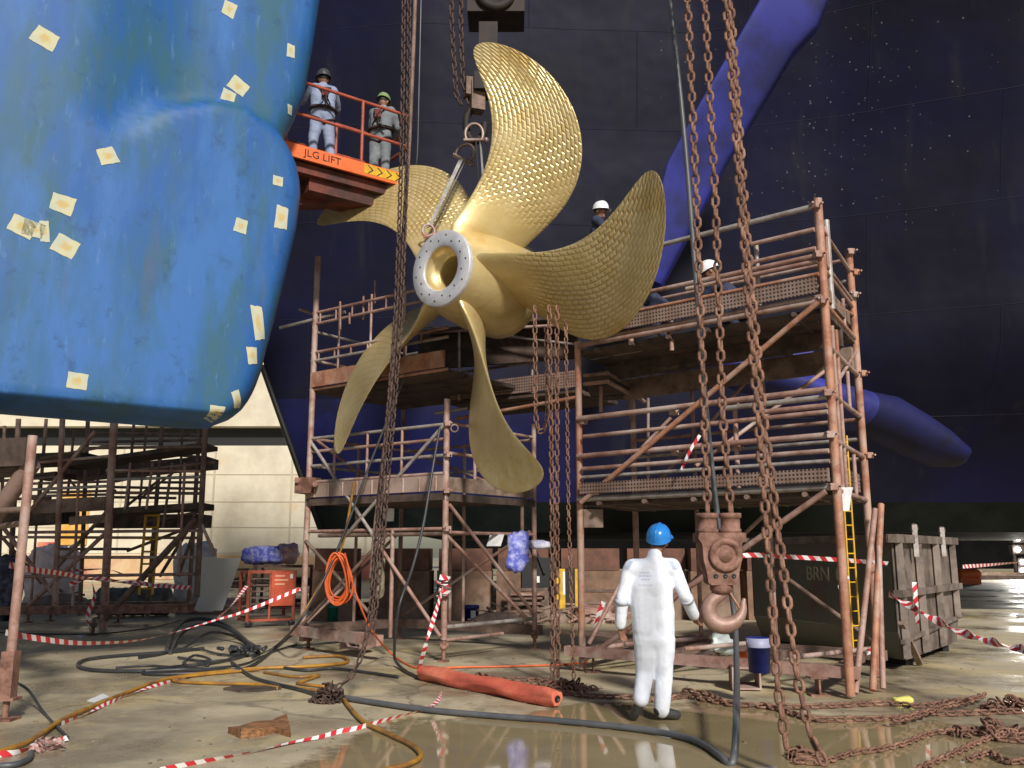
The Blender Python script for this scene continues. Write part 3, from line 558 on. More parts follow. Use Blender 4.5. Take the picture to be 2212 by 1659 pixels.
for u in (.02, .34, .68, .95):
    m = MB(); m.beam(Fp(u, .25) - off * 4, lerp(BL, BR, u) + V(0, 0, .25) + off * 4, .1, .1); m.build('cross_beam', rust_dark, RT)
m = MB(); c = Fp(.655, .135)
for d in ((0, 0, .11), (0, 0, -.11)): m.box(c + V(*d), (.30, .5, .02), -.15)
for d in ((-.15, 0, 0), (.15, 0, 0)): m.box(c + V(*d), (.02, .5, .24), -.15)
m.build('fork_pocket', rust, RT)
for u in (.05, .90):
    m = MB(); c = Fp(u, .1); m.box(c + V(0, 0, .09), (.20, .16, .02)); m.box(c, (.02, .14, .17)); m.box(c - V(0, 0, .09), (.20, .16, .02)); m.build('skid_foot', steel_rust, RT)
tubep('base_brace', rust, RT, Fp(.06, .3), G(1500, 1375, .3), .03); tubep('base_brace', rust, RT, Fp(.03, .34), at(1340, 1260, 12.6), .028)
m = MB(); c = FL + V(.17, -.04, zr(1075)); m.box(c - V(0, 0, .14), (.26, .02, .24)); m.build('notice_board', plank, RT)
for y in (447, 500, 560, 610, 850, 900, 950, 1000): tubep('back_rail', rust if y % 100 else galv, RT, BL + V(0, 0, zr(y) * .985), BR + V(0, 0, zr(y) * .985), .026)
for u in (.3, .62): tubep('back_post', rust, RT, lerp(BL, BR, u) + V(0, 0, .3), lerp(BL, BR, u) + V(0, 0, zr(660)), .03)
tubep('back_brace', rust, RT, BL + V(0, 0, zr(1060)), lerp(BL, BR, .6) + V(0, 0, zr(700)), .026); tubep('back_brace', rust, RT, BL + V(0, 0, .35), lerp(BL, BR, .62) + V(0, 0, zr(1080)), .03); tubep('back_brace', rust_dark, RT, lerp(BL, BR, .3) + V(0, 0, zr(1080)), BR + V(0, 0, .4), .03)
for y in (1052, 950, 850): clamp(RT, Fp(.42, zr(y)) - off); clamp(RT, Fp(.66, zr(y)) - off)
for u0, u1, yy, w_ in ((.08, .5, 700, .10), (.5, .95, 726, .12)): tubep('stacked_tube', galv, RT, lerp(Fp(u0, 0), lerp(BL, BR, u0), .5) + V(0, 0, zr(660) + .06), lerp(Fp(u1, 0), lerp(BL, BR, u1), .6) + V(0, 0, zr(660) + .06), .03)
for u in (.15, .4, .8): tubep('loose_tube', rust, RT, Fp(u, .34) - off * 6, lerp(BL, BR, min(1, u + .18)) + V(0, 0, .34), .03)
# --- middle tower behind the propeller
C0, L0, R0_ = G(958, 1430), G(652, 1402), G(1155, 1402); D0 = L0 + R0_ - C0
MT = thing('scaffold_tower', 'corner-on rusty scaffold tower standing behind the lower propeller blades', 'scaffold', C0, 'scaffold towers')
def zc(y): return at(958 + (1430 - y) * .012, y, C0.y).z
def zl(y): return at(652 + (1402 - y) * .038, y, L0.y).z
def Lp(u, z): return lerp(L0, C0, u) + V(0, 0, z)
def Rp(u, z): return lerp(C0, R0_, u) + V(0, 0, z)
post(MT, C0, zc(862), .046, rust, .3); post(MT, L0, zl(555), .05, rust, .12); post(MT, R0_, zc(880), .04, rust, .3); post(MT, D0, zl(640), .04, rust_dark, .1)
for p in (C0, R0_, D0): jack(MT, p)
def trail(n, f, u0, u1, z, mm=rust, r=.026): tubep(n, mm, MT, f(u0, z), f(u1, z), r)
for z, mm in ((zc(916), galv), (zc(983), galv), (zc(948), rust), (zc(1022), rust), (zc(1142), rust), (zl(700), rust), (zl(676), rust), (zl(780), galv), (zl(762), rust), (zl(842), rust_orange)): trail('guard_rail', Lp, 0 if z < 3.6 else -.02, 1.0, z, mm)
trail('guard_rail', Lp, .1, 1.0, zc(1153), rust_dark, .03)
tubep('long_pole', galv, MT, at(605, 708, 15.3), at(745, 674, 14.6), .03); tubep('short_pole', rust, MT, at(648, 668, 15.6), at(690, 683, 15.2), .026)
for x, y0, y1 in ((735, 712, 655), (810, 655, 606), (785, 690, 640), (755, 700, 676)): Y = lerp(L0, C0, .35).y; tubep('upright', rust, MT, at(x, y0, Y), at(x, y1, Y), .018)
for k in range(7): u = .04 + k * .13; tubep('rung', rust, MT, Lp(u, zl(700)), Lp(u, zl(676)), .016); tubep('rung', rust, MT, Lp(u, zl(780)), Lp(u, zl(762)), .016)
board('toe_board', mat('pale_toe_board', (.38, .28, .24), .75, .1, (.26, .18, .15), 3, (.4, .6), .3, 30), MT, Lp(.0, 0) - V(0, .06, 0), Lp(.99, 0) - V(0, .06, 0), zc(1060), zc(1026)); board('toe_board', rust_orange, MT, Lp(.0, 0) - V(0, .05, 0), Lp(.98, 0) - V(0, .05, 0), zl(838), zl(806))
board('toe_board', plank, MT, Rp(.02, 0) - V(0, .05, 0), Rp(.98, 0) - V(0, .05, 0), zc(1062), zc(1030))
deck(MT, L0, C0, R0_, D0, zc(1066), plank_dark); deck(MT, L0, C0, R0_, D0, zl(842), plank_dark)
board('joist', plank_dark, MT, L0 - V(0, .03, 0), C0 - V(0, .03, 0), zc(1080), zc(1064), .05); board('joist', plank_dark, MT, C0 - V(0, .03, 0), R0_ - V(0, .03, 0), zc(1082), zc(1066), .05)
for z, mm in ((zc(913), rust), (zc(978), rust), (zc(1150), rust), (zc(1076), rust)): trail('guard_rail', Rp, 0, 1, z, mm)
trail('guard_rail', Rp, 0, 1, zc(1355), galv, .03); trail('guard_rail', Rp, 0, .62, zc(1383), rust)
for a, b2, mm in ((Lp(.02, zl(960)), Lp(.52, zc(1156)), galv), (Lp(.98, zc(920)), Lp(.28, zc(1165)), galv), (Lp(.0, zl(1168)), Lp(.55, zl(1330)), rust_dark), (Lp(.5, zc(1150)), Lp(.98, zc(1375)), rust), (Lp(.62, zc(1150)), Lp(.0, zl(1350)), rust_dark), (Rp(.04, zc(1090)), Rp(1.0, zc(1345)), rust), (Rp(.02, zc(1157)), Rp(.9, zc(1352)), rust)): tubep('brace', mm, MT, a - V(0, .05, 0), b2 - V(0, .05, 0), .028)
tubep('upright', rust, MT, Lp(.65, .28), Lp(.65, zc(1142)), .032); tubep('upright', rust, MT, Rp(.85, zc(1150)), Rp(.85, zc(1070)), .03); tubep('upright', rust, MT, lerp(D0, R0_, .4) + V(0, 0, .2), lerp(D0, R0_, .4) + V(0, 0, 2.2), .03); tubep('upright', rust, MT, Rp(.3, zc(1062)), Rp(.3, zc(975)), .026)
for k in range(3):
    a, b2 = ((L0, C0), (D0, R0_), (L0, D0))[k]; m = MB(); m.beam(a + V(-.15, 0, .29), b2 + V(.1 if k else -.9, 0, .29), .12, .15); m.build('base_beam', MATS['rusty_tube'] if k == 0 else rust_dark, MT)
for q in range(9): m = MB(); u = .06 + q * .11; m.beam(Lp(u, zc(1060)) - V(0, .085, 0), Lp(u, zc(1028)) - V(0, .085, 0), .03, .02); m.build('board_stiffener', rust, MT)
m = MB(); c = Lp(.42, .2)
for d in ((0, 0, .1), (0, 0, -.1)): m.box(c + V(*d), (.30, .4, .02), -.4)
for d in ((-.15, 0, 0), (.15, 0, 0)): m.box(c + V(*d), (.02, .4, .22), -.4)
m.build('fork_pocket', rust, MT); jack(MT, Lp(.05, 0), None, .3)
clamp(MT, L0 + V(0, -.06, zl(1050)), .16, steel_rust)
for z in (zc(916), zc(983), zc(1142), zc(1060)): clamp(MT, C0 + V(.03, -.06, z))
m = MB(); m.lathe(C0 + V(.12, -.06, zc(926)), (0, 1, .2), [(-.01, .045), (.01, .045), (.01, .065), (-.01, .065), (-.01, .045)], 14); m.build('lashing_eye', rust, MT)
for z_, mm in ((zc(916), rust), (zc(983), galv), (zc(1142), rust), (zl(842) + .5, rust), (zl(842) + 1.0, galv)):
    tubep('back_rail', mm, MT, L0 + V(0, 0, z_), D0 + V(0, 0, z_), .026); tubep('back_rail', mm, MT, D0 + V(0, 0, z_ - .02), R0_ + V(0, 0, z_ - .02), .026)
for a_, b_ in ((L0, D0), (D0, R0_)): tubep('back_brace', rust, MT, lerp(a_, b_, .03) + V(0, 0, .4), lerp(a_, b_, .97) + V(0, 0, zc(1142)), .028); tubep('back_brace', rust, MT, lerp(a_, b_, .95) + V(0, 0, zc(1060)), lerp(a_, b_, .05) + V(0, 0, zc(916)), .026); tubep('back_post', rust, MT, lerp(a_, b_, .5) + V(0, 0, .3), lerp(a_, b_, .5) + V(0, 0, zc(916)), .028)
for u in (.2, .45, .7): tubep('upright', rust, MT, Lp(u, zc(1060)), Lp(u, zc(916)), .022); tubep('upright', rust, MT, Lp(u, zl(842)), Lp(u, zl(676) + .1), .02)
# --- link walkway between the two towers
K0, K1 = at(972, 872, 15.2), at(1246, 822, 13.9); LW = thing('walkway', 'perforated scaffold walkway bridging the gap behind the lower propeller blade', 'walkway', (K0.x, K0.y, K0.z))
kd = (K1 - K0); kn = V(-kd.y, kd.x, 0).normalized() * 1.5
board('toe_board', perf, LW, K0, K1, K0.z + .05, K0.z + .32); K1b = V(K1.x, K1.y, K0.z)
deck(LW, K0, K1b, K1b + kn, K0 + kn, K0.z + .03, plank_dark)
tubep('edge_tube', rust_orange, LW, at(985, 905, 15.0), at(1248, 858, 13.7), .03); tubep('edge_tube', galv, LW, at(940, 893, 15.0), at(1010, 882, 14.9), .03)
for x in (992, 1150): tubep('post', galv, LW, at(x, 865, 15.0), at(x, 715, 15.0), .022)
tubep('guard_rail', rust, LW, at(900, 720, 15.4), at(1250, 700, 14), .026); tubep('guard_rail', galv, LW, at(880, 700, 15.6), at(1250, 745, 14.2), .022)
deck(LW, at(930, 712, 15.2), at(1260, 672, 14), at(1260, 672, 15.6), at(930, 712, 16.6), at(930, 712, 15.2).z, plank_dark, 4); board('joist', plank_dark, LW, at(905, 760, 15.6), at(1250, 740, 14.6), at(905, 800, 15.6).z, at(905, 725, 15.6).z, .08)
E0, E1, E2 = at(1262, 812, 12.7), at(1312, 806, 12.4), at(1392, 852, 14.2)
for dz in (0, -.12): tubep('edge_tube', rust if dz else plank, LW, E0 + V(0, 0, dz), E1 + V(0, 0, dz), .032); tubep('edge_tube', rust if dz else plank, LW, E1 + V(0, 0, dz), E2 + V(0, 0, dz), .032)
deck(LW, E0, E1, E2, at(1280, 850, 14.4), E0.z - .02, plank_dark, 4)
for x, y0, y1, Y in ((1298, 835, 890, 12.7), (1362, 850, 905, 13.6), (1400, 860, 1075, 14.4)): tubep('post', rust, LW, at(x, y1, Y), at(x, y0, Y), .026)
# --- far left scaffold under the rudder
LT = thing('scaffold_tower', 'dark many levelled scaffold under the rudder against the cream wall', 'scaffold', G(235, 1335), 'scaffold towers')
def Q(x, y, k=0): return at(x, y, (18.6, 20.6)[k] - (x - 235) * .002)
for x0, x1, y0, y1, k, r, mm in ((247, 222, 905, 1372, 0, .085, rust), (445, 425, 900, 1290, 0, .06, rust_dark), (432, 408, 910, 1300, 1, .05, rust_dark), (352, 318, 905, 1330, 1, .05, rust_dark), (318, 300, 905, 1110, 1, .03, rust_dark), (395, 385, 905, 1140, 1, .03, rust_dark), (290, 275, 905, 1100, 1, .035, rust_dark), (190, 172, 905, 1330, 1, .05, rust_dark), (160, 146, 930, 1070, 1, .032, rust_dark), (135, 118, 905, 1330, 0, .06, rust), (100, 84, 905, 1100, 1, .04, rust_dark), (40, 18, 905, 1330, 1, .06, rust_dark), (10, -6, 920, 1330, 1, .04, rust_dark), (372, 352, 1000, 1140, 0, .03, rust_dark), (282, 270, 1000, 1100, 0, .028, rust), (330, 316, 1000, 1100, 0, .028, rust), (400, 386, 1000, 1240, 0, .03, rust), (170, 156, 1040, 1320, 0, .03, rust), (85, 66, 1040, 1320, 1, .03, rust), (215, 205, 1010, 1090, 1, .03, rust_dark)): tubep('post', mm, LT, Q(x1, y1, k), Q(x0, y0, k), r)
for x0, y0, x1, y1, k, mm in ((200, 955, 445, 950, 1, rust_dark), (180, 968, 440, 965, 0, rust_dark), (90, 990, 250, 960, 0, rust_dark), (230, 1022, 465, 998, 0, rust_dark), (-40, 1010, 240, 985, 0, rust), (60, 1045, 240, 1040, 1, rust), (60, 1058, 235, 1050, 0, galv), (-40, 1042, 120, 1030, 0, rust_dark), (235, 1052, 435, 1056, 1, rust_dark), (235, 1064, 440, 1066, 0, rust_dark), (235, 1074, 380, 1076, 1, rust_dark), (100, 1064, 250, 1060, 1, rust), (250, 1040, 420, 1006, 1, rust_dark), (-40, 1030, 60, 1028, 1, rust_dark), (130, 1186, 280, 1186, 1, rust_dark), (130, 1204, 420, 1204, 0, rust), (-40, 1080, 110, 1076, 0, rust_dark), (300, 1130, 440, 1104, 1, rust_dark), (60, 1150, 430, 1146, 0, rust), (-40, 1160, 430, 1162, 1, rust), (230, 1016, 440, 1018, 0, rust), (60, 1072, 240, 1068, 1, rust), (235, 1036, 440, 1030, 0, galv), (40, 1246, 420, 1240, 0, rust), (330, 980, 445, 988, 1, rust_dark), (200, 935, 445, 940, 1, rust_dark), (350, 1042, 440, 1042, 1, rust_dark)): tubep('guard_rail', mm, LT, Q(x0, y0, k), Q(x1, y1, k), .032)
def slab(name, mm, x0, y0, x1, y1, h, k=0, th=.9):
    p, q = Q(x0, y0, k), Q(x1, y1, k); m = MB(); d = V(0, th, 0); hz = h * 18.6 / F
    P = [p, q, q - V(0, 0, hz), p - V(0, 0, hz)]; m.add(P + [v + d for v in P], [(3, 2, 1, 0), (4, 5, 6, 7), (0, 1, 5, 4), (2, 3, 7, 6), (1, 2, 6, 5), (3, 0, 4, 7)], [(0, 0), (2, 0), (2, .2), (0, .2)] * 2); m.build(name, mm, LT)
for a in (('deck', plank_dark, 130, 1000, 440, 955, 9), ('deck', plank_dark, -60, 985, 175, 975, 22), ('deck', plank_dark, 140, 1012, 445, 985, 24, 1), ('deck', plank_dark, 60, 1024, 120, 1018, 9), ('deck', plank_dark, 225, 1098, 432, 1085, 13), ('deck', plank_dark, 205, 1112, 430, 1110, 30, 1), ('deck', plank_dark, -60, 1112, 128, 1102, 26), ('toe_board', plank, 72, 1080, 228, 1072, 30, 0, .06), ('toe_board', plank, 280, 978, 440, 968, 9, 1, .06), ('toe_board', plank, 150, 1116, 240, 1110, 18, 0, .06)): slab(*a)
for x0, y0, x1, y1, k, r, mm in ((205, 932, 60, 1110, 0, .045, rust), (65, 1005, -20, 1110, 0, .12, rust_dark), (425, 1120, 220, 1345, 0, .07, rust_dark), (420, 1135, 275, 1190, 1, .035, rust_dark), (425, 1130, 385, 1245, 1, .04, rust_dark), (415, 1130, 345, 1245, 1, .04, rust_dark), (235, 1100, 110, 1240, 0, .04, rust_dark), (240, 1140, 60, 1310, 0, .045, rust), (0, 1130, 120, 1290, 0, .045, rust), (0, 1155, 90, 1260, 1, .04, rust_dark), (430, 1120, 465, 1200, 0, .035, rust), (340, 1040, 240, 1120, 1, .035, rust_dark), (400, 1000, 300, 1080, 1, .03, rust_dark), (120, 1000, 170, 1060, 1, .03, rust_dark)): tubep('brace', mm, LT, Q(x0, y0, k), Q(x1, y1, k), r)
for y, k in ((1318, 0), (1310, 1)): m = MB(); m.beam(Q(-60, y + 2, k), Q(412, y - 4, k), .2, .16); m.build('base_beam', rust_dark if k else steel_rust, LT)
for x, y in ((60, 1345), (200, 1372), (108, 1342), (255, 1345)): jack(LT, G(x, y), rust_dark if x == 200 else None, .32)
# --- near left tower, mostly outside the frame
NL = thing('scaffold_tower', 'near grey brown scaffold post and dark deck at the left frame edge', 'scaffold', G(8, 1556), 'scaffold towers')
p0 = G(10, 1556); zt = at(70, 930, p0.y).z; q0 = p0 + V(-1.8, .6, 0); r0 = p0 + V(-1.7, 2.2, 0)
for b2, mm in ((p0, rust), (q0, rust), (r0, rust_dark)):
    post(NL, b2, zt - .05, .045, mm, .30); m = MB(); m.box(b2 + V(0, 0, .012), (.2, .2, .024)); m.lathe(b2, (0, 0, 1), [(.02, .03), (.28, .03)], 10); m.box(b2 + V(0, 0, .40), (.12, .12, .42)); m.box(b2 + V(0, 0, .19), (.2, .16, .025)); m.build('base_sleeve', steel_rust, NL)
def NZ(y): return at(66 - (y - 950) * .1, y, p0.y).z
deck(NL, q0, p0, r0, q0 + r0 - p0, NZ(1000), plank_dark, 4); board('toe_board', plank_dark, NL, q0, p0 - V(.05, 0, 0), NZ(1006), NZ(945), .04)
tubep('guard_rail', rust_dark, NL, q0 + V(0, 0, NZ(1115)), p0 + V(0, 0, NZ(1100)), .03); tubep('brace', rust_dark, NL, at(70, 1000, p0.y + .1), at(-30, 1140, p0.y + .3), .085); tubep('guard_rail', rust_dark, NL, p0 + V(0, 0, NZ(1130)), r0 + V(0, 0, NZ(1130)), .03)
# --- ladders
def ladder(label, p, q, wv, n, r=.02, mm=yellow_paint):
    t = thing('ladder', label, 'ladder', p); p, q, wv = Vector(p), Vector(q), Vector(wv)
    for s_ in (0, 1): tubep('stile', mm, t, p + wv * s_, q + wv * s_, r)
    for k in range(n): tubep('rung', mm, t, lerp(p, q, (k + .5) / n), lerp(p, q, (k + .5) / n) + wv, r * .7)
pl0 = G(1836, 1480, .25); ladder('yellow ladder standing inside the right scaffold beside the dumpster', at(1843, 1400, 10.55), at(1813, 940, 10.55), V(.105, .05, 0), 15, .012)
ladder('yellow ladder leaning in the dark left scaffold under the rudder', at(300, 1285, 19.4), at(316, 1100, 19.4), V(.24, .1, 0), 7, .03)
# ------------------------------------------------------------------ chains
def chain_mb(path, ln, wire, wid=None, jit=.1, seg=6, arc=5, mb=None):
    mb = mb or MB(); path = [Vector(p) for p in path]; wid = wid or ln * .325
    pitch = ln - 2 * wire * .95; D = [0]
    for a, b2 in zip(path, path[1:]): D.append(D[-1] + (b2 - a).length)
    n = max(1, int(D[-1] / pitch)); i = 0
    hx = ln / 2 - wid; cs = []
    for s_ in (1, -1):
        for k in range(arc): t = (k / (arc - 1) - .5) * math.pi; cs.append((s_ * (hx + math.cos(t) * (wid - wire)), s_ * math.sin(t) * (wid - wire)))
    for k in range(n):
        d = (k + .5) * pitch
        while i < len(D) - 2 and D[i + 1] < d: i += 1
        t = (d - D[i]) / max(1e-6, D[i + 1] - D[i]); c = lerp(path[i], path[i + 1], t)
        dr = (path[i + 1] - path[i]).normalized(); _, a, b2 = frame(dr)
        ang = (math.pi / 4 if k % 2 else -math.pi / 4) + random.uniform(-jit, jit) + .25
        A_ = a * math.cos(ang) + b2 * math.sin(ang); B_ = A_.cross(dr)
        vs, fs = [], []; nn = len(cs)
        for q, (x, y) in enumerate(cs):
            x0, y0 = cs[q - 1]; x1, y1 = cs[(q + 1) % nn]; tx, ty = x1 - x0, y1 - y0; l = math.hypot(tx, ty); nx, ny = ty / l, -tx / l
            for g in range(seg):
                w_ = 2 * math.pi * g / seg; o = math.cos(w_) * wire; h = math.sin(w_) * wire
                vs.append(c + dr * (x + nx * o) + A_ * (y + ny * o) + B_ * h)
        for q in range(nn):
            for g in range(seg): fs.append((q * seg + g, ((q + 1) % nn) * seg + g, ((q + 1) % nn) * seg + (g + 1) % seg, q * seg + (g + 1) % seg))
        mb.add(vs, fs, None, True)
    return mb
def chain(label, path, ln, wire, m_=None, group=None, **k):
    p = path[-1]; return solo(chain_mb(path, ln, wire, **k), 'chain', m_ or chain_rust, label, 'chain', (p[0], p[1], min(q[2] for q in path)), group)
def gpath(pts, z=.03, n=6): return spline([G(x, y, z) for x, y in pts], n)
def dep(pts): return [at(x, y, Y) for x, y, Y in pts]
chain('leftmost of the rusty chains hanging on the right, ending at the hook block', dep([(1478, -160, 8.95), (1503, 400, 8.95), (1520, 860, 8.95), (1529, 1120, 8.9)]), .150, .0165, group='hoist chains on the right')
chain('second rusty hanging chain, running down to the right side of the hook block', dep([(1514, -160, 8.95), (1545, 430, 8.95), (1561, 900, 8.95), (1580, 1120, 8.9)]), .150, .0165, group='hoist chains on the right')
chain('thick rusty chain strand hanging right of the hook block, left of its pair', dep([(1556, -160, 6.9), (1605, 500, 6.75), (1640, 930, 6.65), (1660, 1200, 6.55), (1680, 1480, 6.4), (1704, 1650, 6.3)]), .120, .0140, group='long chain pair on the right')
chain('thick rusty chain strand at far right of the hanging chains, reaching the floor', dep([(1566, -160, 6.98), (1612, 500, 6.8), (1648, 900, 6.7), (1690, 1220, 6.58), (1720, 1450, 6.42), (1748, 1580, 6.33), (1788, 1665, 6.25)]), .120, .0140, group='long chain pair on the right')
Yc = G(1190, 1480).y
chain('rusty chain hanging from behind the right blade, left of the close pair', dep([(1186, 660, Yc), (1193, 1100, Yc), (1194, 1478, Yc)]), .118, .0118, group='chains hanging below the propeller hub')
chain('rusty chain of the close pair hanging below the hub, right strand', dep([(1203, 660, Yc + .1), (1203, 1100, Yc + .1), (1206, 1476, Yc + .1)]), .118, .0118, group='chains hanging below the propeller hub')
chain('short looped chain hanging in a U below the hub', spline(dep([(1155, 660, Yc + .2), (1157, 850, Yc + .2), (1158, 905, Yc + .2), (1168, 932, Yc + .2), (1180, 910, Yc + .2), (1182, 840, Yc + .2), (1180, 700, Yc + .2)]), 4), .115, .0112, group='chains hanging below the propeller hub')
chain('thin chain hanging right of the close pair, down to the floor', dep([(1222, 690, Yc + .3), (1228, 1100, Yc + .3), (1240, 1474, Yc + .15)]), .092, .0085, group='chains hanging below the propeller hub')
Yl = G(715, 1525).y
lc = [(872, -120, Yl + .6), (872, 0, Yl + .6), (868, 300, Yl + .55), (858, 600, Yl + .5), (846, 800, Yl + .4), (822, 1080, Yl + .3), (806, 1260, Yl + .2), (790, 1385, Yl + .12), (762, 1455, Yl + .05), (735, 1480, Yl), (715, 1490, Yl)]
chain('dark chain hanging beside the lift basket down to a chain heap', spline(dep(lc), 4), .105, .0108, chain_dark, group='chains beside the lift basket')
chain('second strand of the dark chain beside the lift basket', spline(dep([(x + 12, y, Y + .06) for x, y, Y in lc[:-3]]), 4), .105, .0108, chain_dark, group='chains beside the lift basket')
def heap(label, c, rx, ry, h, n, ln, wire, m_):
    mb = MB()
    for k in range(n):
        a = random.uniform(0, 6.28); r = random.random() ** .5; z = h * (1 - r * r) * random.random() + wire
        d = V(random.gauss(0, 1), random.gauss(0, 1), random.gauss(0, .4)).normalized() * ln
        p = c + V(math.cos(a) * r * rx, math.sin(a) * r * ry, z); chain_mb([p - d * .55, p + d * .55], ln, wire, mb=mb, jit=3)
    return solo(mb, 'chain_heap', m_, label, 'chain heap', c)
heap('heap of dark rusty chain on the floor under the hanging left chain', G(710, 1517), .17, .13, .20, 110, .085, .0085, chain_dark)
heap('rusty chain heap on the wet floor at the right frame edge', G(2190, 1535), .30, .2, .12, 60, .11, .010, chain_rust)
heap('rusty chain heap where the ground chains meet at lower right', G(2140, 1590), .35, .18, .10, 60, .11, .010, chain_rust)
heap('small rust red chain heap at the foot of the hanging pair', G(1735, 1640), .13, .1, .07, 24, .10, .010, chain_rust)
heap('chain heap lying behind the orange roll under the hanging chains', G(1205, 1492), .42, .16, .12, 90, .12, .011, chain_rust)
gc = 'chains lying on the dock floor'
chain('chain on the floor running left from the hanging pair, behind the orange roll', gpath([(1011, 1460), (1054, 1476), (1100, 1480), (1160, 1490), (1220, 1496), (1280, 1503), (1354, 1506), (1420, 1512), (1480, 1503), (1530, 1512), (1600, 1524)]), .112, .0125, group=gc)
chain('short chain on the floor beside the roll, nearest the scaffold skid', gpath([(1030, 1455), (1080, 1466), (1170, 1470), (1240, 1484), (1260, 1500)], .06), .112, .0125, group=gc)
chain('upper ground chain passing the right scaffold foot', gpath([(1475, 1490), (1530, 1500), (1575, 1518), (1675, 1526), (1775, 1525), (1908, 1519), (1990, 1524), (2060, 1514), (2120, 1508)]), .112, .0125, group=gc)
chain('middle ground chain curving right in front of the scaffold foot', gpath([(1640, 1521), (1690, 1534), (1758, 1553), (1841, 1553), (1941, 1550), (2000, 1540), (2058, 1541), (2230, 1534)]), .112, .0125, group=gc)
chain('near ground chain from the hanging pair to the right edge', gpath([(1715, 1643), (1775, 1645), (1841, 1626), (1900, 1618), (1958, 1604), (2000, 1586), (2045, 1580), (2110, 1582), (2160, 1596), (2230, 1600)]), .095, .0108, group=gc)
chain('ground chain at the bottom right corner, nearest the camera', gpath([(1970, 1668), (2020, 1644), (2075, 1620), (2130, 1596), (2230, 1572)]), .095, .0108, group=gc)
chain('short ground chain tail at bottom right edge below the heap', gpath([(2091, 1640), (2120, 1630), (2141, 1626), (2180, 1645), (2230, 1640)]), .095, .0108, group=gc)
chain('twisted chain strand crossing the middle ground chain', gpath([(1930, 1556), (1980, 1545), (2030, 1528), (2090, 1514), (2130, 1500)], .07), .112, .0125, group=gc)
# ------------------------------------------------------------------ hook block on the right
hb = at(1555, 1190, 8.9); HB = thing('hook_block', 'rusty chain hoist block with big hook beside the white coverall worker', 'hoist block', at(1560, 1365, 8.9)); k = 8.9 / F * .99
def hp(dx, dy, dz=0): return hb + V(dx * k, dz, -dy * k)
m = MB()
for dx in (-25, 25): m.lathe(hp(dx, -80), (0, 0, -1), [(-.005, .02), (0, .108), (.045, .108), (.05, .092), (.15, .092), (.155, .105), (.19, .105), (.2, .07)], 24)
m.build('chain_cap', steel_rust, HB)
m = MB(); m.prism([hp(x, y, -.11) for x, y in ((-48, -38), (48, -38), (50, -28), (42, -14), (40, 20), (33, 48), (30, 66), (24, 71), (-26, 71), (-32, 66), (-34, 48), (-40, 20), (-42, -14), (-50, -26))], .22, (0, 1, 0)); m.build('block_body', steel_rust, HB)
m = MB(); m.lathe(hp(6, 8, -.105), (0, -1, 0), [(0, .16), (.035, .16), (.045, .15), (.045, .105), (.03, .10), (.03, .07), (.055, .06), (.055, .001)], 36); m.build('sheave_cover', steel_rust, HB)
for dx in (-16, 4, 22): m = MB(); m.lathe(hp(dx, 52, -.111), (0, -1, 0), [(0, .022), (.006, .022), (.006, .012), (.001, .001)], 12); m.build('bolt', black_paint, HB)
for dx in (-43, 43): m = MB(); m.box(hp(dx, -28), (.07, .16, .09), .2); m.build('lug', steel_rust, HB)
m = MB(); m.lathe(hp(0, 70), (0, 0, -1), [(0, .11), (.05, .11), (.08, .09), (.09, .05)], 20); m.build('swivel', steel_rust, HB)
hk = [(8, 84, 11), (4, 96, 12), (-8, 104, 14), (-24, 116, 16), (-32, 134, 18), (-30, 152, 19), (-18, 166, 20), (0, 172, 19.5), (20, 166, 17), (34, 152, 13), (41, 136, 10), (43, 120, 7), (46, 110, 4)]
pts = spline([hp(a + 2, 76 + (b2 - 84) * .9) for a, b2, c in hk], 4); rr = spline([V(c * k * .92, 0, 0) for a, b2, c in hk], 4); m = MB(); m.tube(pts, [r_.x for r_ in rr], 14); m.build('hook', mat('worn_hook_steel', (.36, .23, .19), .5, .2, (.26, .15, .12), 7, (.42, .62), .3, 50), HB)
m = MB(); m.beam(hp(12, 80, -.03), hp(34, 118, -.03), .05, .014); m.build('safety_latch', rust_orange, HB)
# ------------------------------------------------------------------ hoist above the propeller
ht = at(1072, 20, 13.4); HO = thing('hoist', 'dark hoist block and chain above the top propeller blade', 'hoist', at(1015, 350, 13.2)); kk = 13.4 / F * 1.1
def hq(x, y, dz=0): q = at(x, y, 13.3); return q + V(0, dz, 0)
m = MB(); m.box(ht + V(0, 0, .3), (.92, .6, 1.05)); m.lathe(ht + V(0, -.31, .1), (0, -1, 0), [(0, .33), (.06, .33), (.06, .2), (.02, .18), (.02, .01)], 24); m.build('block_body', crane_m, HO)
m = MB(); m.box(hq(1055, 120), (.3, .34, 1.0)); m.box(hq(1050, 185), (.36, .4, .3)); m.build('neck', crane_m, HO)
m = MB(); m.box(hq(1030, 210), (.22, .22, .5), .3); m.box(hq(1012, 190), (.12, .2, .3), .3); m.build('lower_block', rust_dark, HO)
m = MB(); m.tube(spline([hq(1036, 220), (hq(1010, 248)), hq(1008, 282), hq(1022, 306), hq(1043, 292), hq(1047, 266)], 5), .06, 10); m.build('hook', crane_m, HO)
m = MB(); chain_mb([hq(1000, -100), hq(995, 40), hq(1000, 180), hq(1018, 240)], .16, .016, mb=m); chain_mb([hq(978, -100), hq(975, 40), hq(985, 200), hq(1000, 235)], .16, .016, mb=m); m.build('load_chain', chain_dark, HO)
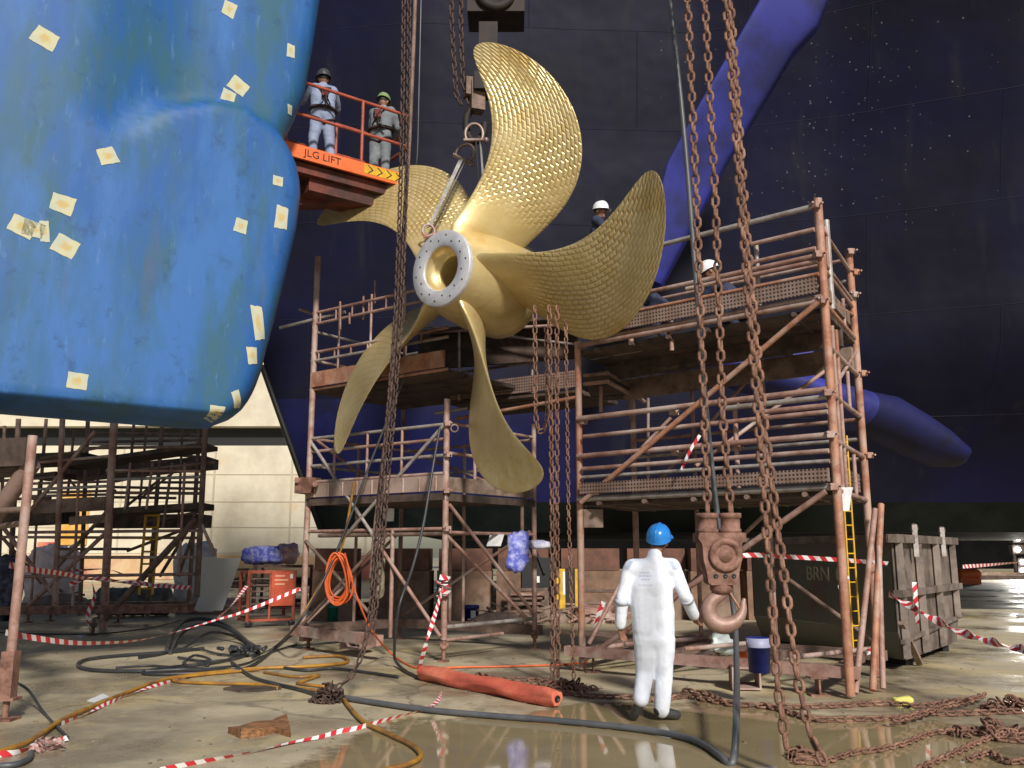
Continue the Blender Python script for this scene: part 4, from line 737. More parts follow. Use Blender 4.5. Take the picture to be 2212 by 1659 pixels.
def shackle(label, x, y, Y, r, rot, m_=ship_steel):
    c = at(x, y, Y); t = thing('shackle', label, 'shackle', c - V(0, 0, r)); M = Matrix.Rotation(rot, 3, 'Y')
    m = MB(); m.tube([c + M @ V(math.cos(a) * r, 0, math.sin(a) * r * 1.25) for a in [R(-35 + 250 * q / 18) for q in range(19)]], r * .22, 8); m.build('bow', m_, t)
    m = MB(); m.tube([c + M @ V(-r * 1.15, 0, -r * .72), c + M @ V(r * 1.25, 0, -r * .72)], r * .25, 8); m.ball(c + M @ V(r * 1.35, 0, -r * .72), r * .36, seg=8, ring=6); m.build('pin', m_, t); return t
shackle('large steel shackle holding the pale slings on the hoist hook', 1024, 290, 13.2, .14, 0)
shackle('steel shackle at the upper end of the left sling', 1004, 332, 12.9, .13, .5)
shackle('small red shackle joining the sling to the propeller hub', 926, 500, 12.35, .085, -.3, mat('red_shackle', (.35, .06, .05), .5, .2, (.45, .40, .40), 12))
def sling(label, a, b2, wdt):
    m = MB()
    for s_ in (-1, 1): m.ribbon([lerp(a, b2, q / 10) + V(s_ * wdt * .32, s_ * .02, 0) for q in range(11)], wdt * .9, .15, t0=R(90) + s_ * .25); m.ribbon([lerp(a, b2, q / 10) + V(s_ * wdt * .32, s_ * .02 + .012, 0) for q in range(11)], wdt * .9, .15, t0=R(90) + s_ * .25)
    return solo(m, 'sling', sling_m, label, 'sling', b2)
sling('pale webbing sling from the upper shackle down to the hub', at(1000, 346, 12.85), at(931, 492, 12.4), .09); sling('pale webbing sling going down behind the top blade', at(1033, 305, 13.2), at(1040, 400, 13.3), .11)
def wire(label, pts, r, m_, cat='cable', name='cable', n=6): q = spline(dep(pts), n); m = MB(); m.tube(q, r, 8); return solo(m, name, m_, label, cat, q[-1])
wire('thin tag line hanging right of the lift basket', [(911, -60, 13.4), (906, 150, 13.4), (902, 320, 13.5), (898, 362, 13.6)], .012, grey_hose)
wire('grey hose hanging beside the left chain, down past the propeller', [(899, -60, Yl + .75), (893, 100, Yl + .75), (884, 300, Yl + .72), (868, 560, Yl + .68), (852, 760, Yl + .6), (832, 960, Yl + .5), (812, 1130, Yl + .4), (802, 1250, Yl + .3)], .026, rust_dark)
# ------------------------------------------------------------------ lift basket
W = [at(628, 308, 12.4), at(882, 378, 13.58)]; W[1].z = W[0].z     # near bottom edge of toe board corners
lx = (W[1] - W[0]); LW_ = lx.length; lx.normalize(); ly = V(-lx.y, lx.x, 0); LZ = W[0].z
lz0 = LZ; W0 = V(W[0].x, W[0].y, lz0) - lx * .1
def lp(u, v, z): return W0 + lx * u + ly * v + V(0, 0, z)
LIFT = thing('lift_basket', 'orange lift basket with two workers, raised between the rudder and the propeller', 'lift basket', lp(LW_ / 2, .5, -.6)); LL = LW_ + .1; DW_ = .95
def fbox(mb, u0, u1, v0, v1, z0, z1):
    P = [lp(u, v, z) for u in (u0, u1) for v in (v0, v1) for z in (z0, z1)]; return mb.add(P, [(0, 1, 3, 2), (4, 6, 7, 5), (0, 4, 5, 1), (2, 3, 7, 6), (0, 2, 6, 4), (1, 5, 7, 3)])
TB = .21
for nm, a in (('toe_board', (0, LL, -.02, .02, -TB, 0)), ('toe_board', (0, LL, DW_ - .02, DW_ + .02, -TB, 0)), ('toe_board', (LL - .02, LL + .02, .022, DW_ - .022, -TB, 0)), ('toe_board', (-.02, .018, .022, DW_ - .022, -TB, 0))): m = MB(); fbox(m, *a); m.build(nm, jlg_orange, LIFT)
m = MB(); fbox(m, .02, LL - .022, .022, DW_ - .022, -TB + .02, -TB + .07); m.build('floor', lift_dark, LIFT)
m = MB(); fbox(m, .15, LL - .1, .1, DW_ - .1, -TB - .16, -TB - .002); fbox(m, .5, LL - .5, .2, DW_ - .2, -TB - .36, -TB - .163); m.build('under_frame', lift_dark, LIFT)
m = MB(); m.beam(lp(LL * .45, .6, -TB - .25), lp(-3.2, 1.6, -TB - 1.0), .26, .3); m.build('boom', lift_dark, LIFT)
RH = 1.02
for u, v in ((.02, .0), (LL * .60, 0), (LL, 0), (LL, DW_), (LL * .60, DW_), (.02, DW_)): m = MB(); m.tube([lp(u, v, 0.001), lp(u, v, RH)], .026, 8); m.build('post', lift_red, LIFT)
for z in (RH, RH * .48):
    for a, b2 in (((.02, 0), (LL, 0)), ((LL, 0), (LL, DW_)), ((LL, DW_), (.02, DW_)), ((.02, DW_), (.02, 0))): m = MB(); m.tube([lp(*a, z), lp(*b2, z)], .026, 8); m.build('guard_rail', lift_red, LIFT)
m = MB(); fbox(m, LL * .62, LL * .97, -.026, -.0205, -TB * .80, -TB * .08); m.build('hazard_plate', yellow_paint, LIFT)
m = MB()
for q in range(4):
    u = LL * (.645 + q * .078); w_ = LL * .05; t_ = .026; zt, zm, zb = -TB * .13, -TB * .44, -TB * .76
    m.add([lp(u, -.029, zt), lp(u + t_, -.029, zt), lp(u + t_ + w_ * .8, -.029, zm), lp(u + t_, -.029, zb), lp(u, -.029, zb), lp(u + w_ * .8, -.029, zm)], [(0, 5, 2, 1), (5, 4, 3, 2)])
m.build('chevron', black_paint, LIFT)
def text(s_, size, M, m_, root, name='lettering', ext=.002, sx=1):
    cu = bpy.data.curves.new('t', 'FONT'); cu.body = s_; cu.size = size; cu.extrude = ext; cu.align_x = 'CENTER'; cu.align_y = 'CENTER'; cu.resolution_u = 3
    o = bpy.data.objects.new('t', cu); COL.objects.link(o); dg = bpy.context.evaluated_depsgraph_get(); me = bpy.data.meshes.new_from_object(o.evaluated_get(dg)); bpy.data.objects.remove(o); bpy.data.curves.remove(cu)
    for v in me.vertices: v.co = M @ V(v.co.x * sx, v.co.y, v.co.z) - wloc(root)
    me.materials.clear(); me.materials.append(m_); t = bpy.data.objects.new(name, me); COL.objects.link(t); t.parent = root; me.name = name; return t
def mframe(o, x, y): z = x.cross(y); return Matrix(((x.x, y.x, z.x, o.x), (x.y, y.y, z.y, o.y), (x.z, y.z, z.z, o.z), (0, 0, 0, 1)))
text('JLG LIFT', .16, mframe(lp(LL * .29, -.023, -TB * .5), lx, V(0, 0, 1)), black_paint, LIFT, sx=1.05)
# ------------------------------------------------------------------ people
def remesh(mb, name, vox, m_, parent, smooth=6, wr=0, seed=0, fac=.5):
    o = mb.build(name, m_, parent); a = o.modifiers.new('r', 'REMESH'); a.mode = 'VOXEL'; a.voxel_size = vox; a.use_smooth_shade = True
    b2 = o.modifiers.new('s', 'SMOOTH'); b2.iterations = smooth; b2.factor = fac
    dg = bpy.context.evaluated_depsgraph_get(); me = bpy.data.meshes.new_from_object(o.evaluated_get(dg)); o.modifiers.clear(); old = o.data; o.data = me; bpy.data.meshes.remove(old); me.name = name
    if not me.materials: me.materials.append(m_)
    if wr:
        no = [v.normal.copy() for v in me.vertices]
        for v, n_ in zip(me.vertices, no):
            p = v.co * 1.0; h = noise.noise(V(p.x * 6 + seed, p.y * 6, p.z * 9)) + .45 * noise.noise(V(p.x * 12, p.y * 12 + seed, p.z * 22)); v.co = p + n_ * h * wr
    me.polygons.foreach_set('use_smooth', [True] * len(me.polygons)); return o
def hand(mb, wr, kn, side, up, s=1.0, curl=.5):
    # palm from wrist to knuckles, four unequal fingers bent about the palm normal, thumb from the side of the palm
    d = (kn - wr).normalized(); sd = Vector(side).normalized(); sd = (sd - d * sd.dot(d)).normalized(); n = d.cross(sd)
    for q in (-.028, -.009, .010, .028): mb.cap(wr + sd * q * .7 * s, kn + sd * q * s, .014 * s, .012 * s, 8)
    for q, l in ((-.030, .062), (-.010, .075), (.010, .080), (.030, .070)):
        b0 = kn + sd * q * s; e1 = (d * math.cos(curl * .6) + n * math.sin(curl * .6)) * l * .5 * s; e2 = (d * math.cos(curl * 1.7) + n * math.sin(curl * 1.7)) * l * .5 * s
        mb.cap(b0, b0 + e1, .0095 * s, .009 * s, 8); mb.cap(b0 + e1, b0 + e1 + e2, .009 * s, .0075 * s, 8)
    t0 = wr + d * .03 * s + sd * .03 * s; t1 = t0 + (d * .6 + sd * .7 + n * .3).normalized() * .038 * s; mb.cap(t0, t1, .013 * s, .010 * s, 8); mb.cap(t1, t1 + (d * .8 + n * .5).normalized() * .03 * s, .010 * s, .0085 * s, 8)
def person(label, loc, J, suit, helmet, face, boots=leather, hscale=1.0, vox=.014, fat=1.0, up=None, group=None, curl=.6, wrk=.010, brim=1):
    """J: world joint positions; face: unit direction the face looks"""
    t = thing('person', label, 'person', loc, group); face = Vector(face).normalized(); upv = Vector(up or (0, 0, 1)).normalized(); sidev = face.cross(upv).normalized(); upv = sidev.cross(face).normalized()
    hd, nk, ch, pe = J['head'], J['neck'], J['chest'], J['pelvis']; s = hscale
    HM = Matrix((sidev, face, upv)).transposed()
    def body(mb, f, full):
        sl_, sr_ = J['shL'], J['shR']; ax = (sr_ - sl_).normalized()
        mb.cap(sl_ + ax * .02, sr_ - ax * .02, .085 * f * s, .085 * f * s); mb.cap(ch - ax * .075 * s, ch + ax * .075 * s, .125 * f * s, .125 * f * s)
        for q in (-1, 1): mb.cap(ch + ax * .075 * s * q, pe + ax * .075 * s * q, .12 * f * s, .115 * f * s)
        for q in (-1, 1): mb.cap(lerp(ch, nk, .35) + ax * .05 * q, ch + ax * .08 * q, .10 * f * s, .12 * f * s)
        mb.cap(J['hiL'], J['hiR'], .115 * f * s, .115 * f * s)
        for S_ in 'LR':
            mb.cap(J['sh' + S_], J['el' + S_], .068 * f * s, .055 * f * s); e = J['wr' + S_] if full else lerp(J['el' + S_], J['wr' + S_], .93); mb.cap(J['el' + S_], e, .055 * f * s, (.032 if full else .050) * f * s)
            mb.cap(J['hi' + S_], J['kn' + S_], .112 * f * s, .078 * f * s); e = J['an' + S_] if full else lerp(J['kn' + S_], J['an' + S_], .98); mb.cap(J['kn' + S_], e, .078 * f * s, (.045 if full else .068) * f * s)
        if full: mb.cap(nk - (hd - nk) * .2, lerp(nk, hd, .55), .06 * s, .056 * s)
        else: mb.cap(lerp(nk, ch, .18), nk + (hd - nk) * .10, .082 * s, .074 * s)
    m = MB(); body(m, .84, True)
    m.ball(hd, .1 * s, (.80, .97, 1.18), M=HM); m.cap(hd + HM @ V(0, .045, -.045) * s, hd + HM @ V(0, .06, -.088) * s, .05 * s, .032 * s)
    m.cap(hd + HM @ V(0, .098, .015) * s, hd + HM @ V(0, .115, -.022) * s, .010 * s, .015 * s, 8)
    for q in (-1, 1): m.ball(hd + HM @ V(q * .083, -.005, -.01) * s, .03 * s, (.35, .7, 1.1), M=HM)
    for S_ in 'LR':
        w_, h_ = J['wr' + S_], J['ha' + S_]; hand(m, w_, h_, (J['th' + S_] if 'th' + S_ in J else face), upv, 1.05 * s, curl)
        m.cap(J['an' + S_], J['to' + S_], .04 * s, .035 * s)
    remesh(m, 'body', .0065 if vox < .013 else .008, skin, t, 3)
    for q in (-1, 1): m = MB(); m.ball(hd + HM @ V(q * .032, .089, .018) * s, .011 * s, seg=8, ring=6); m.build('eye', black_paint, t)
    m = MB(); m.box(hd + HM @ V(0, .094, -.052) * s, (.045 * s, .012, .009 * s), M=HM); m.build('mouth', mat('lips', (.22, .08, .06), .5) if 'lips' not in MATS else MATS['lips'], t)
    m = MB(); m.ball(hd + HM @ V(0, -.018, .022) * s, .1 * s, (.84, .92, 1.02), M=HM); m.build('hair', hair_m, t)
    m = MB(); body(m, 1.06 * fat, False); cv = remesh(m, 'coverall', vox, suit, t, 14, wrk, random.random() * 9)
    for S_ in 'LR':
        a, b2 = J['an' + S_], J['to' + S_]; d = (b2 - a); d2 = V(d.x, d.y, d.z); m = MB(); low = V(0, 0, -.0)
        heel = a - d.normalized() * .035; m.cap(heel + V(0, 0, -.012), b2, .050 * s, .044 * s, 12); m.cap(a + (J['kn' + S_] - a).normalized() * .06, a, .052 * s, .054 * s, 12); bo = remesh(m, 'boot', .012, boots, t, 4)
    hm = MB(); pr = [(-.012, .128), (.0, .124), (.03, .122), (.065, .110), (.095, .085), (.113, .05), (.12, .002)]; o = hd + HM @ V(0, 0, .03) * s; rows = []
    for x, r in pr: rows.append([o + HM @ V(math.cos(2 * math.pi * q / 28) * r * .93, math.sin(2 * math.pi * q / 28) * r * 1.10, x * 1.12) * s for q in range(29)])
    hm.grid(rows, flip=True); hm.grid([[lerp(p, o + HM @ V(0, 0, -.01), .06) for p in r] for r in rows]); he = hm.build('helmet', helmet, t)
    b_ = MB(); rr = []
    for k2 in (0, 1): rr.append([o + HM @ V(math.cos(R(20 + 140 * q / 14)) * (.112 + .02 * k2), math.sin(R(20 + 140 * q / 14)) * (.132 + .055 * k2), -.006 - .012 * k2) * s for q in range(15)])
    b_.grid(rr); b_.grid([[p - upv * .006 for p in r] for r in rr], flip=True); b_.build('peak', helmet, he)
    m = MB(); m.tube([o + HM @ V(0, math.sin(R(-80 + 160 * q / 12)) * .135, -.0 + math.cos(R(-80 + 160 * q / 12)) * .137) * s for q in range(13)], .010 * s, 6); m.build('crown_ridge', helmet, he)
    return t, HM, cv
def wjoints(o, fwd, s=1.0, armL=None, armR=None, lean=0.0, stance=.13, sit=0):
    """standing figure: o = ground point, fwd = facing; arms given as (elbow, wrist) local offsets from shoulder (right, forward, up)"""
    f = Vector(fwd).normalized(); r = f.cross(V(0, 0, 1)); L = lambda x, y, z: o + (r * x + f * y + V(0, 0, z)) * s
    J = {}
    J['pelvis'] = L(0, 0, .98); J['chest'] = L(0, lean * .5, 1.26); J['neck'] = L(0, lean, 1.47); J['head'] = L(0, lean + .02, 1.62)
    for S_, q in (('L', -1), ('R', 1)):
        J['sh' + S_] = L(q * .175, lean * .9, 1.41); J['hi' + S_] = L(q * .075, 0, .93); J['kn' + S_] = L(q * stance * .9, .03 * q, .50); J['an' + S_] = L(q * stance, -.02, .10); J['to' + S_] = L(q * (stance + .03), .13, .05)
        e, w_ = (armL if q < 0 else armR) or ((q * .07, -.02, -.29), (q * .08, .06, -.54))
        sx, sy, sz = q * .175, lean * .9, 1.41
        J['el' + S_] = L(sx + e[0], sy + e[1], sz + e[2]); J['wr' + S_] = L(sx + w_[0], sy + w_[1], sz + w_[2]); d = (J['wr' + S_] - J['el' + S_]).normalized(); J['ha' + S_] = J['wr' + S_] + d * .085 * s
    return J
# the man in white, seen from behind, walking away
Y = 8.62
J = {n: at(x, y, Yq) for n, (x, y, Yq) in dict(head=(1423, 1168, 8.68), neck=(1413, 1203, 8.62), chest=(1406, 1268, Y), pelvis=(1412, 1362, Y), shL=(1362, 1228, Y), shR=(1455, 1226, Y + .02), elL=(1344, 1292, Y - .03), wrL=(1340, 1352, Y + .05), haL=(1343, 1370, Y + .09), elR=(1480, 1286, Y - .02), wrR=(1500, 1332, Y + .18), haR=(1505, 1346, Y + .25), hiL=(1395, 1380, Y), hiR=(1431, 1380, Y), knL=(1393, 1452, Y + .02), anL=(1384, 1500, Y - .10), toL=(1369, 1533, Y - .02), knR=(1434, 1462, Y + .02), anR=(1430, 1541, Y - .02), toR=(1462, 1553, Y + .02)).items()}
J['anR'].z = .095; J['toR'].z = .048; J['toL'].z = .048; J['anL'].z = .20; J['thL'] = V(.6, .6, 0); J['thR'] = V(-.6, .6, .3)
MW, HM, cv = person('worker in a white coverall and blue helmet walking away beside the hook', G(1415, 1553), J, white_cloth, helm_blue, (.45, .85, .42), vox=.011, fat=1.03, up=(.12, -.05, 1), wrk=.0055)
def band(a, b2, t, r, name='reflective_band', m_=grey_band, wd=.022):
    c = lerp(a, b2, t); m = MB(); m.lathe(c, b2 - a, [(-wd, r - .004), (-wd, r), (wd, r), (wd, r - .004)], 20); m.build(name, m_, MW)
band_args = [(J['elL'], J['wrL'], .12, .063), (J['elR'], J['wrR'], .18, .063)]
for a_ in band_args: band(*a_)
from mathutils.bvhtree import BVHTree
bv = BVHTree.FromPolygons([v.co + wloc(MW) for v in cv.data.vertices], [tuple(p.vertices) for p in cv.data.polygons])
def snap(x, y, lift=.003):
    o = cam.location; d = ray(x, y).normalized(); h = bv.ray_cast(o, d); return (h[0] - d * lift) if h[0] else None
def decal(name, m_, px):
    g = [[snap(*p) for p in r] for r in px]
    if all(p is not None for r in g for p in r): m = MB(); m.grid(g); m.build(name, m_, MW)
for x, sg in ((1364, 1), (1449, -1)): decal('shoulder_patch', mat('pale_blue_patch', (.42, .50, .66), .7) if 'pale_blue_patch' not in MATS else MATS['pale_blue_patch'], [[(x + (q - 2) * 2.2 + sg * j * -2.0, 1212 + j * 3.6) for q in range(5)] for j in range(6)])
pr_ = mat('faded_print', (.50, .54, .70), .8)
for y, wd, hh in ((1236, 20, 2.2), (1243, 26, 2.6), (1250, 16, 3.4), (1263, 28, 1.8)):
    x = 1393 - wd / 2
    while x < 1393 + wd / 2: l = random.uniform(2.5, 5); decal('back_print', pr_, [[(x, y), (x + l, y)], [(x, y + hh), (x + l, y + hh)]]); x += l + 1.6
# lift workers
def ux(x, v): return min((abs(proj(lp(k_ / 100, v, .9))[0] - x), k_ / 100) for k_ in range(0, 300))[1]
f1 = (lx * .25 + ly).normalized(); o1 = lp(ux(697, .38), .38, -TB + .07)
J = wjoints(o1, f1, .98, ((-.10, .20, -.17), (-.02, .36, -.02)), ((.11, .22, -.18), (.02, .38, -.03)), .05, .15)
T1, _, _ = person('worker in pale blue clothes and dark helmet, seen from behind in the lift basket', o1, J, blue_cloth, helm_dark, f1, hscale=.98)
def harness(T, J, f):
    r = Vector(f).cross(V(0, 0, 1)); b_ = -Vector(f)
    for q in (-1, 1):
        m = MB(); m.ribbon(spline([lerp(J['neck'], J['sh' + ('L' if q < 0 else 'R')], .6) + V(0, 0, .07) - b_ * .02, J['chest'] + b_ * .165 + r * q * .05 + V(0, 0, .08), J['pelvis'] + b_ * .16 - r * q * .09 + V(0, 0, .08)], 6), .06, t0=1.57); m.build('harness_strap', strap_m, T)
        m = MB(); m.tube([J['hi' + 'LR'[q > 0]] + V(0, 0, -.10) + (r * math.cos(t) + b_ * math.sin(t)) * .118 + V(0, 0, .05 * math.cos(t) * q) for t in [6.283 * k2 / 16 for k2 in range(17)]], .018, 6); m.build('leg_loop', strap_m, T)
    m = MB(); c = J['pelvis'] + V(0, 0, .05); m.tube([c + (r * math.cos(t) * 1.28 + b_ * math.sin(t)) * .158 for t in [6.283 * k2 / 20 for k2 in range(21)]], .028, 6); m.build('waist_belt', strap_m, T)
    m = MB(); m.box(J['chest'] + b_ * .175 + V(0, 0, .02), (.1, .05, .14), .2); m.tube([J['chest'] + b_ * .19, J['chest'] + b_ * .22 + V(.03, 0, -.2), J['pelvis'] + b_ * .2 + r * .15], .014, 6); m.build('lanyard', strap_m, T)
harness(T1, J, f1)
f2 = (lx * .75 + ly * .66).normalized(); o2 = lp(ux(822, .42), .42, -TB + .07)
J = wjoints(o2, f2, .96, ((-.06, .10, -.27), (.02, .32, -.30)), ((.06, .12, -.26), (-.02, .34, -.28)), .08, .10)
T2, _, _ = person('worker in grey clothes and olive helmet standing at the right end of the lift basket', o2, J, grey_cloth, helm_green, (f2 + V(0, 0, -.3)), hscale=.96); harness(T2, J, f2)
# workers on the scaffold
dk = zr(662) + .01
o3 = at(1297, 600, 13.4); o3.z = at(1297, 462, 13.4).z - 1.58
J = wjoints(o3, (.9, -.35, 0), 1.0, None, ((.1, .2, -.2), (.05, .4, -.1))); person('worker with a white helmet standing behind the upper edge of the right blade', o3, J, navy_cloth, helm_white, (.75, -.6, -.1))
def crouch(o, f, s=1.0):
    f = Vector(f).normalized(); r = f.cross(V(0, 0, 1)); L = lambda x, y, z: o + (r * x + f * y + V(0, 0, z)) * s; J = {}
    J['pelvis'] = L(0, -.12, .34); J['chest'] = L(0, .10, .56); J['neck'] = L(0, .24, .74); J['head'] = L(0, .31, .88)
    for S_, q in (('L', -1), ('R', 1)):
        J['sh' + S_] = L(q * .175, .2, .70); J['hi' + S_] = L(q * .09, -.12, .30); J['kn' + S_] = L(q * .17, .25, .45); J['an' + S_] = L(q * .13, .02, .10); J['to' + S_] = L(q * .15, .16, .05)
        J['el' + S_] = L(q * .24, .38, .52); J['wr' + S_] = L(q * .15, .55, .40); J['ha' + S_] = L(q * .14, .62, .36)
    return J
dkz = dk
def on_deck(x, y, Y): p = at(x, y, Y); return V(p.x, p.y, dkz + .045)
o4 = on_deck(1588, 640, 11.45); J = crouch(o4, (-.95, .2, 0)); person('crouching worker with white helmet and navy clothes on the right scaffold deck', o4, J, navy_cloth, helm_white, (-.9, .2, -.4))
o5 = on_deck(1438, 650, 11.9); J = crouch(o5, (-.85, .5, 0), .95); person('crouching worker in navy clothes half hidden by the right blade edge', o5, J, navy_cloth, helm_white, (-.8, .5, -.5), hscale=.95)
# ------------------------------------------------------------------ dumpster
d0, d1, d2 = G(1946, 1452), G(2076, 1400), G(1632, 1398)
DU = thing('dumpster', 'dark open steel dumpster with brown ribbed side behind the right scaffold', 'dumpster', d0)
ex = (d1 - d0); ey = (d2 - d0); Lx, Ly = ex.length, ey.length; ex.normalize(); ey.normalize()
HT = at(1916, 1163, d0.y).z; zmid = .50
def dp(u, v, z): return d0 + ex * u + ey * v + V(0, 0, z)
def quadbox(mb, P, n, t):           # a plate of thickness t
    P = [Vector(p) for p in P]; n = Vector(n).normalized() * t; return mb.add(P + [p + n for p in P], [(0, 1, 2, 3), (7, 6, 5, 4), (0, 4, 5, 1), (1, 5, 6, 2), (2, 6, 7, 3), (3, 7, 4, 0)])
ins = .30
m = MB()
quadbox(m, [dp(0, .0, zmid), dp(0, Ly, zmid), dp(0, Ly, HT), dp(0, 0, HT)], ex, .03)
quadbox(m, [dp(ins, 0, .12), dp(ins, Ly, .12), dp(.005, Ly, zmid - .005), dp(.005, 0, zmid - .005)], ex, .03)
quadbox(m, [dp(Lx - .03, 0, zmid), dp(Lx - .03, Ly, zmid), dp(Lx - .03, Ly, HT), dp(Lx - .03, 0, HT)], ex, .03)
quadbox(m, [dp(Lx - ins, 0, .12), dp(Lx - ins, Ly, .12), dp(Lx - .035, Ly, zmid - .005), dp(Lx - .035, 0, zmid - .005)], ex, .03)
quadbox(m, [dp(ins, .04, .12), dp(Lx - ins, .04, .12), dp(Lx - ins, Ly - .04, .12), dp(ins, Ly - .04, .12)], (0, 0, 1), .03); m.build('body', dump_dark, DU)
for v in (0, Ly - .03):
    m = MB(); P = [dp(.0, v - .0, zmid), dp(ins, v, .121), dp(Lx - ins, v, .121), dp(Lx, v, zmid), dp(Lx, v, HT - .005), dp(.0, v, HT - .005)]; m.add(P + [p + ey * .03 for p in P], [tuple(range(6)), tuple(range(11, 5, -1))] + [(q, q + 6, (q + 1) % 6 + 6, (q + 1) % 6) for q in range(6)]); m.build('end_wall', dump_rust, DU)
m = MB(); m.beam(dp(-.05, -.05, HT), dp(Lx + .05, -.05, HT), .11, .11); m.beam(dp(-.05, Ly, HT), dp(Lx + .05, Ly, HT), .11, .11); m.beam(dp(-.04, .006, HT), dp(-.04, Ly - .06, HT), .09, .108); m.beam(dp(Lx + .04, .006, HT), dp(Lx + .04, Ly - .06, HT), .09, .108); m.build('rim', dump_rust, DU)
for u in (.05, .33, .62, .93): m = MB(); m.beam(dp(Lx * u, -.05, .16 if u < .9 else .5), dp(Lx * u, -.05, HT - .06), .09, .1); m.build('rib', dump_rust, DU)
m = MB(); m.beam(dp(.0, -.065, HT * .58), dp(Lx, -.065, HT * .58), .12, .09); m.build('cross_rib', dump_rust, DU)
m = MB(); m.beam(dp(.05, -.06, HT * .22), dp(Lx, -.06, HT * .30), .05, .05); m.build('lower_rib', dump_rust, DU)
for u in (.26, .72): m = MB(); m.box(dp(Lx * u, -.11, HT - .02), (.07, .04, .44)); m.lathe(dp(Lx * u, -.13, HT + .16), ey, [(0, .06), (.03, .06), (.03, .001)], 12); m.build('lifting_lug', galv, DU)
for u in (.2, .8): m = MB(); m.beam(dp(Lx * u, 0.1, .055), dp(Lx * u, Ly - .1, .055), .12, .11); m.build('runner', black_paint, DU)
m = MB(); m.beam(dp(Lx * .02, -.04, HT * .36), dp(Lx * .24, -.04, .03), .08, .05); m.build('brace', plank, DU)
mt = mat('chalk_lettering', (.33, .32, .24), .9)
pt = lambda x, y: None
rr = ray(1778, 1241); n_ = ex; tt = (d0 - V(0, 0, CAMH)).dot(n_) / rr.dot(n_); hit = V(0, 0, CAMH) + rr * tt
text('BRN', .27, mframe(hit - ex * .004 + ey * .12, -ey, V(0, 0, 1)), mt, DU, ext=.001); text('0', .27, mframe(hit - ex * .004 - ey * .33, -ey, V(0, 0, 1)), mt, DU, ext=.001)
# ------------------------------------------------------------------ hoses and cables on the floor
def hose(label, pts, r, m_, cat='hose', name='hose', n=6, z=None):
    q = spline(pts, n); m = MB(); m.tube(q, r, 8); return solo(m, name, m_, label, cat, q[0])
def gh(pts, r, lift=None): return [G(x, y, r + (lift or {}).get(i_, .006)) for i_, (x, y) in enumerate(pts)]
bl = gh([(737, 1506), (781, 1513), (904, 1531), (1037, 1544), (1204, 1557), (1371, 1574), (1475, 1592), (1525, 1611), (1558, 1634)], .028)
yb = G(1578, 1655).y
bl += [at(1577, 1652, yb), at(1587, 1624, yb + .06), at(1591, 1540, yb + .3), at(1591, 1440, 8.6), at(1588, 1350, 9.2), at(1578, 1270, 9.25), at(1563, 1190, 9.25), at(1548, 1100, 9.25), at(1525, 880, 9.3), at(1500, 560, 9.3), at(1476, 270, 9.3), at(1447, 0, 9.3), at(1432, -120, 9.3)]
hose('long dark hose crossing the wet floor then rising past the hook beside the right chains', bl, .028, grey_hose)
YH = 'yellow_hose'
hose('long yellow hose running from the bottom left corner to the hose tangle', gh([(-20, 1630), (67, 1600), (133, 1556), (213, 1521), (300, 1486), (373, 1464), (467, 1452), (567, 1443), (650, 1440), (737, 1433), (752, 1425), (730, 1417), (690, 1418), (655, 1420)], .022), .022, yellow_hose)
hose('loop of yellow hose lying beside the dark junction bundle', gh([(560, 1446), (450, 1456), (385, 1464), (382, 1472), (460, 1476), (550, 1478), (600, 1486)], .018), .018, yellow_hose)
hose('yellow hose zigzag left of the dark chain heap', gh([(570, 1452), (640, 1462), (690, 1458), (660, 1470), (643, 1476), (700, 1482), (712, 1476), (690, 1490), (650, 1486), (600, 1478)], .016), .016, yellow_hose)
hose('yellow hose curving along the puddle edge at bottom centre', gh([(735, 1500), (757, 1530), (787, 1560), (847, 1589), (890, 1610), (909, 1632), (884, 1650), (837, 1662), (780, 1675)], .02), .02, yellow_hose)
hose('thin yellow line drooping from the orange coil to the left skid', dep([(765, 1040, 13.6), (752, 1120, 13.6), (735, 1190, 13.6), (700, 1250, 13.4), (665, 1310, 13.1), (645, 1345, 12.9)]), .02, yellow_hose)
cb = [[(640, 1360), (600, 1395), (540, 1440), (480, 1448), (400, 1446), (300, 1450), (200, 1447), (168, 1436), (190, 1424), (260, 1416), (370, 1408), (440, 1400)],
      [(500, 1448), (420, 1454), (330, 1456), (312, 1450), (380, 1440), (470, 1430), (520, 1415)],
      [(360, 1404), (372, 1370), (400, 1342), (450, 1338), (500, 1358), (540, 1392)],
      [(368, 1410), (385, 1376), (420, 1352), (470, 1350), (515, 1372), (548, 1400)],
      [(380, 1400), (430, 1402), (470, 1412), (520, 1418)], [(385, 1420), (440, 1428), (500, 1424), (540, 1412)], [(0, 1366), (110, 1370), (230, 1368), (330, 1355), (390, 1340)]]
cn = ['wide black cable loop lying on the floor at the left', 'black cable running under the wide black loop', 'thick black cable arching up over the floor tangle', 'second black cable inside the arch of the tangle', 'thin black cable leading to the junction bundle', 'black cable lying flat before the junction bundle', 'thin dark cable along the floor under the left tape']
for i_, (p_, l_) in enumerate(zip(cb, cn)):
    up = {1: .1, 2: .22, 3: .25, 4: .12} if i_ in (2, 3) else None; hose(l_, gh(p_, .024, up), (.024, .02, .035, .03, .016, .018, .014)[i_], black_rubber, 'cable', 'cable')
hose('black cable lying from the junction bundle to the chain heap', gh([(500, 1430), (545, 1462), (600, 1478), (650, 1490), (690, 1502), (725, 1508)], .02), .02, black_rubber, 'cable', 'cable')
hose('black hose hanging from the middle scaffold down onto the floor', dep([(950, 925, 13.0), (935, 1010, 12.9), (915, 1130, 12.6), (890, 1230, 12.3), (862, 1310, 12.0)]) + gh([(852, 1400), (856, 1430), (880, 1452), (912, 1466)], .02, {0: .25, 1: .05}), .02, black_rubber)
